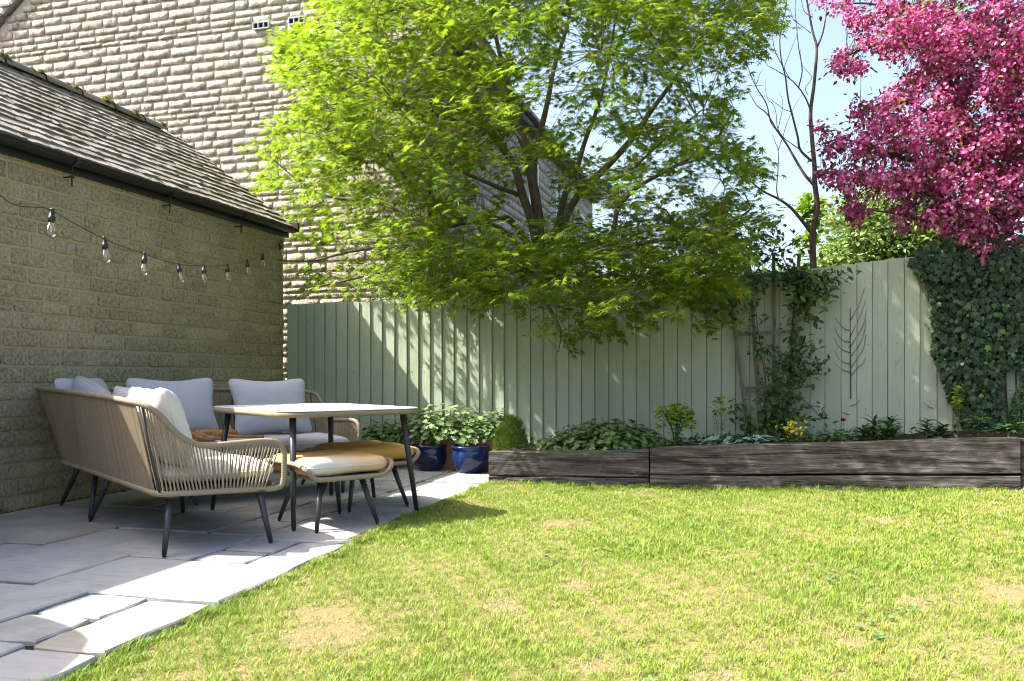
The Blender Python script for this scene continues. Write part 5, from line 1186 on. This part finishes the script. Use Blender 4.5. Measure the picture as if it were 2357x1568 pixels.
# pink crab apple
CBY = 9.3; ct = thing('crab_apple', (onY(2330, 600, CBY).x, CBY, 0), 'crab apple tree in deep pink blossom above the ivy at the right', 'tree'); mb = MB(); LP = []
def cl_(pts, r0, r1, Ys):
    c = limb_mesh(mb, [onY(x, y, Ys[0] + (Ys[1] - Ys[0]) * i / (len(pts) - 1)) for i, (x, y) in enumerate(pts)], r0, r1, 7); LP.extend(tuple(v) for v in c)
cb = onY(2330, 640, CBY); mb.tube([(cb.x, CBY, 0), tuple(cb)], [.11, .085], 10)
cl_([(2330, 640), (2310, 520), (2260, 420), (2230, 330), (2195, 230), (2165, 120), (2130, 60), (2100, -60)], .075, .016, (9.3, 9.3))
cl_([(2260, 420), (2290, 300), (2330, 200), (2360, 80), (2370, -60)], .05, .014, (9.3, 9.8)); cl_([(2195, 230), (2210, 120), (2190, 20), (2200, -80)], .03, .008, (9.3, 8.9)); cl_([(2240, 350), (2180, 300), (2100, 240), (2020, 250), (1980, 255)], .028, .004, (9.3, 8.8)); cl_([(2290, 470), (2200, 400), (2100, 370), (2010, 340), (1930, 320), (1895, 345)], .03, .004, (9.3, 8.7))
cl_([(2310, 520), (2200, 470), (2100, 440), (2000, 430), (1910, 395)], .03, .004, (9.3, 8.6)); cl_([(2320, 580), (2240, 520), (2140, 510), (2050, 490), (1960, 480)], .028, .004, (9.2, 8.4)); cl_([(2320, 600), (2300, 560), (2280, 560), (2265, 580)], .02, .004, (9.2, 8.2)); cl_([(2165, 120), (2080, 90), (2000, 110), (1945, 130)], .02, .003, (9.3, 8.9)); cl_([(2130, 40), (2060, 20), (1990, 8), (1930, 10), (1890, 5)], .016, .003, (9.3, 9.0)); cl_([(2310, 520), (2400, 420), (2450, 300)], .05, .012, (9.3, 9.0)); cl_([(2260, 420), (2340, 380), (2420, 340)], .03, .01, (9.3, 8.6))
blobs = [(1893, 2, 14, 8), (1940, 12, 24, 14), (1955, 35, 20, 10), (1985, 60, 26, 22), (2010, 95, 34, 26), (1960, 150, 34, 26), (1945, 130, 20, 18), (2070, 100, 40, 40), (2060, 40, 50, 40), (2100, 80, 50, 40), (2140, 60, 60, 50), (2170, 140, 50, 44), (2220, 100, 60, 60), (2300, 60, 60, 60), (2340, 150, 50, 60), (2280, 200, 60, 50), (2200, 230, 50, 40), (2120, 180, 30, 26), (2090, 210, 40, 24), (2040, 235, 34, 22), (1970, 255, 22, 18), (2000, 285, 34, 20), (2060, 280, 40, 26), (2120, 280, 50, 30), (2180, 300, 50, 40), (1893, 300, 12, 14), (1900, 352, 14, 12), (1935, 330, 22, 20), (1980, 340, 40, 24), (2040, 340, 50, 30), (2110, 350, 60, 34), (2190, 370, 60, 44), (2270, 330, 60, 60), (2340, 300, 50, 70), (1905, 400, 22, 20), (1940, 420, 34, 26), (1990, 410, 44, 30), (2060, 420, 60, 34), (2130, 430, 60, 40), (2210, 450, 60, 44), (2290, 430, 60, 50), (2350, 420, 40, 60), (1960, 470, 26, 26), (1975, 495, 20, 20), (2080, 480, 40, 20), (2160, 500, 50, 26), (2230, 520, 50, 30), (2300, 510, 50, 34), (2200, 545, 30, 16), (2260, 562, 26, 22), (2268, 590, 10, 12), (2330, 550, 30, 16), (2075, 515, 18, 12), (2420, 300, 60, 250), (2400, 100, 70, 150), (2250, -60, 140, 50), (2050, -50, 90, 40)]
P, D, N, S = [], [], [], []; Pl, Dl, Nl, Sl = [], [], [], []; tw = MB(); LPa = np.array(LP); cl_pts = []
for (x, y, sx, sy) in blobs:
    n_ = int(2 + sx * sy / (75 if x < 2130 else 54))
    for k in range(n_):
        a = random.uniform(0, 6.283); r_ = math.sqrt(random.random()); px_, py_ = x + math.cos(a) * r_ * sx, y + math.sin(a) * r_ * sy
        if py_ > 520 and px_ > 2120 and random.random() < .3: continue
        wide = min(1, sx / 45); c = onY(px_, py_, 8.95 + random.uniform(-.8, 1.0) * wide); 
        if c.z < fence_top(c.x) + .1 and c.y > FY - .2: c = onY(px_, py_, 8.35)
        cl_pts.append(c)
for c in cl_pts:
    if random.random() < .55:
        j = int(np.argmin(np.linalg.norm(LPa - np.array(c), axis=1))); a = Vector(LPa[j])
        if (c - a).length < 1.1: tw.tube(catmull([a, a.lerp(c, .5) + Vector((random.gauss(0, .04), 0, .04)), c], 4), [.005, .002], 3, cap=False)
    for k in range(random.randint(13, 24)):
        o_ = Vector((random.gauss(0, .042), random.gauss(0, .042), random.gauss(0, .036))); P.append(tuple(c + o_)); nn = o_.normalized() + Vector((-.1, -.3, .3)) * .6; N.append(tuple(nn)); D.append((random.gauss(0, 1), random.gauss(0, 1), random.gauss(0, 1))); S.append(random.uniform(.026, .043))
    for k in range(random.randint(3, 6)):
        o_ = Vector((random.gauss(0, .06), random.gauss(0, .06), random.gauss(0, .05))); Pl.append(tuple(c + o_)); Nl.append((random.gauss(0, .5), random.gauss(-.3, .5), 1)); Dl.append((o_.x, o_.y, o_.z - .03)); Sl.append(random.uniform(.04, .075))
part('trunk', mb, M['dark_bark'], ct, True); part('twigs', tw, M['dark_bark'], ct, kind='stuff')
leafset(ct, 'blossom', flower(5, .5, .58, .26), P, D, N, S, M['blossom'], 220, 'flower'); leafset(ct, 'leaves', OVATE, Pl, Dl, Nl, Sl, M['bronze'], 80); print('blossom', len(P))

# shrubs and far trees beyond the fence
def shrub(name, poly, Y0, dY, n_, size, mat, label, stem, tmpl=OVATE, cat='shrub', rim=0):
    xs_ = [p[0] for p in poly]; ys_ = [p[1] for p in poly]; P, D, N, S = [], [], [], []; c0 = onY(sum(xs_) / len(xs_), sum(ys_) / len(ys_), Y0)
    cand_x = rng.uniform(min(xs_), max(xs_), n_ * 3); cand_y = rng.uniform(min(ys_), max(ys_), n_ * 3); k = in_poly(cand_x, cand_y, poly)
    tuft = [(random.uniform(min(xs_), max(xs_)), random.uniform(min(ys_), max(ys_))) for _ in range(60)]
    for a, b in list(zip(cand_x[k], cand_y[k]))[:n_]:
        d_ = min(((a - u) ** 2 + (b - v) ** 2) ** .5 for u, v in tuft); q = onY(a, b, Y0 + d_ * .012 * 1. + abs(random.gauss(0, .25)) * dY + (((a - sum(xs_) / len(xs_)) / (max(xs_) - min(xs_))) ** 2) * dY * 2)
        P.append(tuple(q)); D.append((random.gauss(0, 1), random.gauss(-.3, .7), random.gauss(0, .7))); N.append((random.gauss(-.2, .6), random.gauss(-.4, .5), .8)); S.append(size * random.uniform(.6, 1.3))
    t_ = thing(name, (c0.x, Y0, 0), label, cat); leafset(t_, 'foliage', tmpl, P, D, N, S, M[mat], 0)
    mb = MB()
    for st in stem: mb.tube(catmull([onY(x, y, Y0 + .15) for x, y in st], 5), [.03, .008], 6)
    part('stems', mb, M['dark_bark'], t_)
def bushy(name, poly, Y0, nb, nl, size, mat, label, stem):
    xs_ = [p[0] for p in poly]; ys_ = [p[1] for p in poly]; P, D, N, S = [], [], [], []; k = 0
    c0 = onY(sum(xs_) / len(xs_), sum(ys_) / len(ys_), Y0); mb = MB(); root = onY(stem[0], stem[1], Y0 + .4)
    while k < nb:
        a, b = random.uniform(min(xs_), max(xs_)), random.uniform(min(ys_), max(ys_))
        if not in_poly(np.array([a]), np.array([b]), poly)[0]: continue
        k += 1; r_ = random.uniform(.22, .5); c = onY(a, b, Y0 + random.uniform(-.5, .9)); mb.tube(catmull([root, root.lerp(c, .5) + UP * .3, c], 4), [.03, .006], 5, cap=False)
        for j in range(nl):
            u = Vector((random.gauss(0, 1), random.gauss(0, 1), random.gauss(0, 1))).normalized(); q = c + u * r_ * random.uniform(.7, 1.05)
            P.append(tuple(q)); N.append(tuple(u + Vector((random.gauss(0, .35), random.gauss(0, .35), .4 + random.gauss(0, .3))))); D.append((random.gauss(0, 1) + u.x, random.gauss(0, 1) + u.y, random.gauss(-.1, .6))); S.append(size * random.uniform(.6, 1.3))
    t_ = thing(name, (c0.x, Y0, 0), label, 'shrub'); leafset(t_, 'foliage', OVATE, P, D, N, S, M[mat]); part('stems', mb, M['dark_bark'], t_)
bushy('evergreen_shrub', [(1890, 660), (1900, 600), (1915, 545), (1912, 500), (1940, 475), (1975, 455), (2010, 465), (2060, 435), (2110, 445), (2170, 495), (2230, 535), (2290, 600), (2290, 660)], 13.2, 74, 150, .10, 'bush', 'rounded sunlit green shrub behind the fence under the pink blossom', (2050, 900))
shrub('young_oak', [(1838, 500), (1840, 450), (1880, 455), (1905, 470), (1880, 560), (1850, 565), (1835, 560), (1860, 530), (1850, 505)], 15, .3, 260, .12, 'maple', 'thin yellow green sapling showing beside the bare trunk behind the fence', [[(1870, 900), (1872, 650), (1865, 540), (1845, 470)], [(1870, 600), (1850, 545)]], GERAN, 'tree')
shrub('birch', [(2125, -40), (2240, -60), (2300, 30), (2280, 140), (2240, 200), (2200, 250), (2160, 200), (2165, 100), (2060, 90), (2040, 40), (2080, 10)], 13, .6, 520, .11, 'bush', 'thin birch with small fresh leaves showing through the pink blossom', [[(2230, 900), (2232, 500), (2220, 200), (2180, 0)], [(2220, 220), (2270, 60)]], OVATE, 'tree')
shrub('distant_hedge', [(1360, 720), (1365, 648), (1450, 640), (1560, 650), (1700, 640), (1900, 610), (1900, 720)], 22, .6, 2600, .22, 'bush', 'line of pale distant greenery just above the fence behind the maple', [[(1500, 800), (1500, 660)], [(1700, 800), (1700, 660)]], OVATE, 'hedge')

# fallen maple flowers on the patio, table and seat
P = []
for i in range(2600):
    x = random.uniform(-4.6, -2.25); y = random.uniform(5.2, 8.5); dens = math.exp(-((x + 2.8) / .75) ** 2 - ((y - 7.0) / .95) ** 2)
    if random.random() < dens + .06: P.append((x, y, .007))
for i in range(60): a, b = random.uniform(-.55, .6), random.uniform(-.45, .5); q = tl_(a, b, .751); P.append(tuple(q))
for i in range(90):
    x, y = random.uniform(-2.1, 3.2), random.uniform(3, 7); P.append((x, y, lawn_z(x, y) + .022))
for i in range(26): P.append(tuple(mpB(random.uniform(1.4, 2.0), random.uniform(.25, .6), .479)))
n_ = len(P); db = thing('fallen_flowers', (-2.8, 7, 0), 'tiny reddish maple flowers scattered over the paving and table', 'debris'); db['kind'] = 'stuff'
leafset(db, 'scatter', flower(3, .5, .5, .25), P, rng.normal(0, 1, (n_, 3)) * np.array([1, 1, .1]), rng.normal(0, .35, (n_, 3)) + np.array([0, 0, 1]), np.where(np.array([p_[2] for p_ in P]) > .3, .006, rng.uniform(.009, .019, n_)), M['debris'])
# made-up sunshade, added unseen left of the frame to cast the rounded shadow
c = Vector((-4.24, 1.64, 0)); t_ = thing('shadow_parasol', c, 'small round sunshade added unseen past the left edge to cast the rounded shadow', 'shadow_parasol')
mb = MB(); vs_ = [(c.x, c.y, 1.98)]; ns = 48
for rr, zz in ((.25, 1.93), (.5, 1.84), (.70, 1.72), (.705, 1.66)):
    for k in range(ns):
        sc_ = rr * (1 - .03 * math.sin(math.pi * (k % 6) / 6)); vs_.append((c.x + sc_ * math.cos(2 * math.pi * k / ns), c.y + sc_ * math.sin(2 * math.pi * k / ns), zz))
mb.add(vs_, [(0, 1 + k, 1 + (k+1) % ns) for k in range(ns)] + [(1 + j*ns + k, 1 + (j+1)*ns + k, 1 + (j+1)*ns + (k+1) % ns, 1 + j*ns + (k+1) % ns) for j in range(3) for k in range(ns)]); part('shadow_canopy', mb, M['cream'], t_)
mb = MB(); mb.tube([c + UP * .02, c + UP * 2.02], .019, 10); part('shadow_parasol_pole', mb, M['trellis'], t_, True)
mb = MB(); mb.lathe(c, [(0, .06), (.20, .05), (.22, .0), (0, 0.0)], 24); part('base', mb, M['metal'], t_)
for k in range(8):
    a = 2 * math.pi * k / 8; mb = MB(); mb.tube([c + UP * 1.93, c + Vector((.69 * math.cos(a), .69 * math.sin(a), 1.705))], .006, 5); part('rib', mb, M['trellis'], t_)
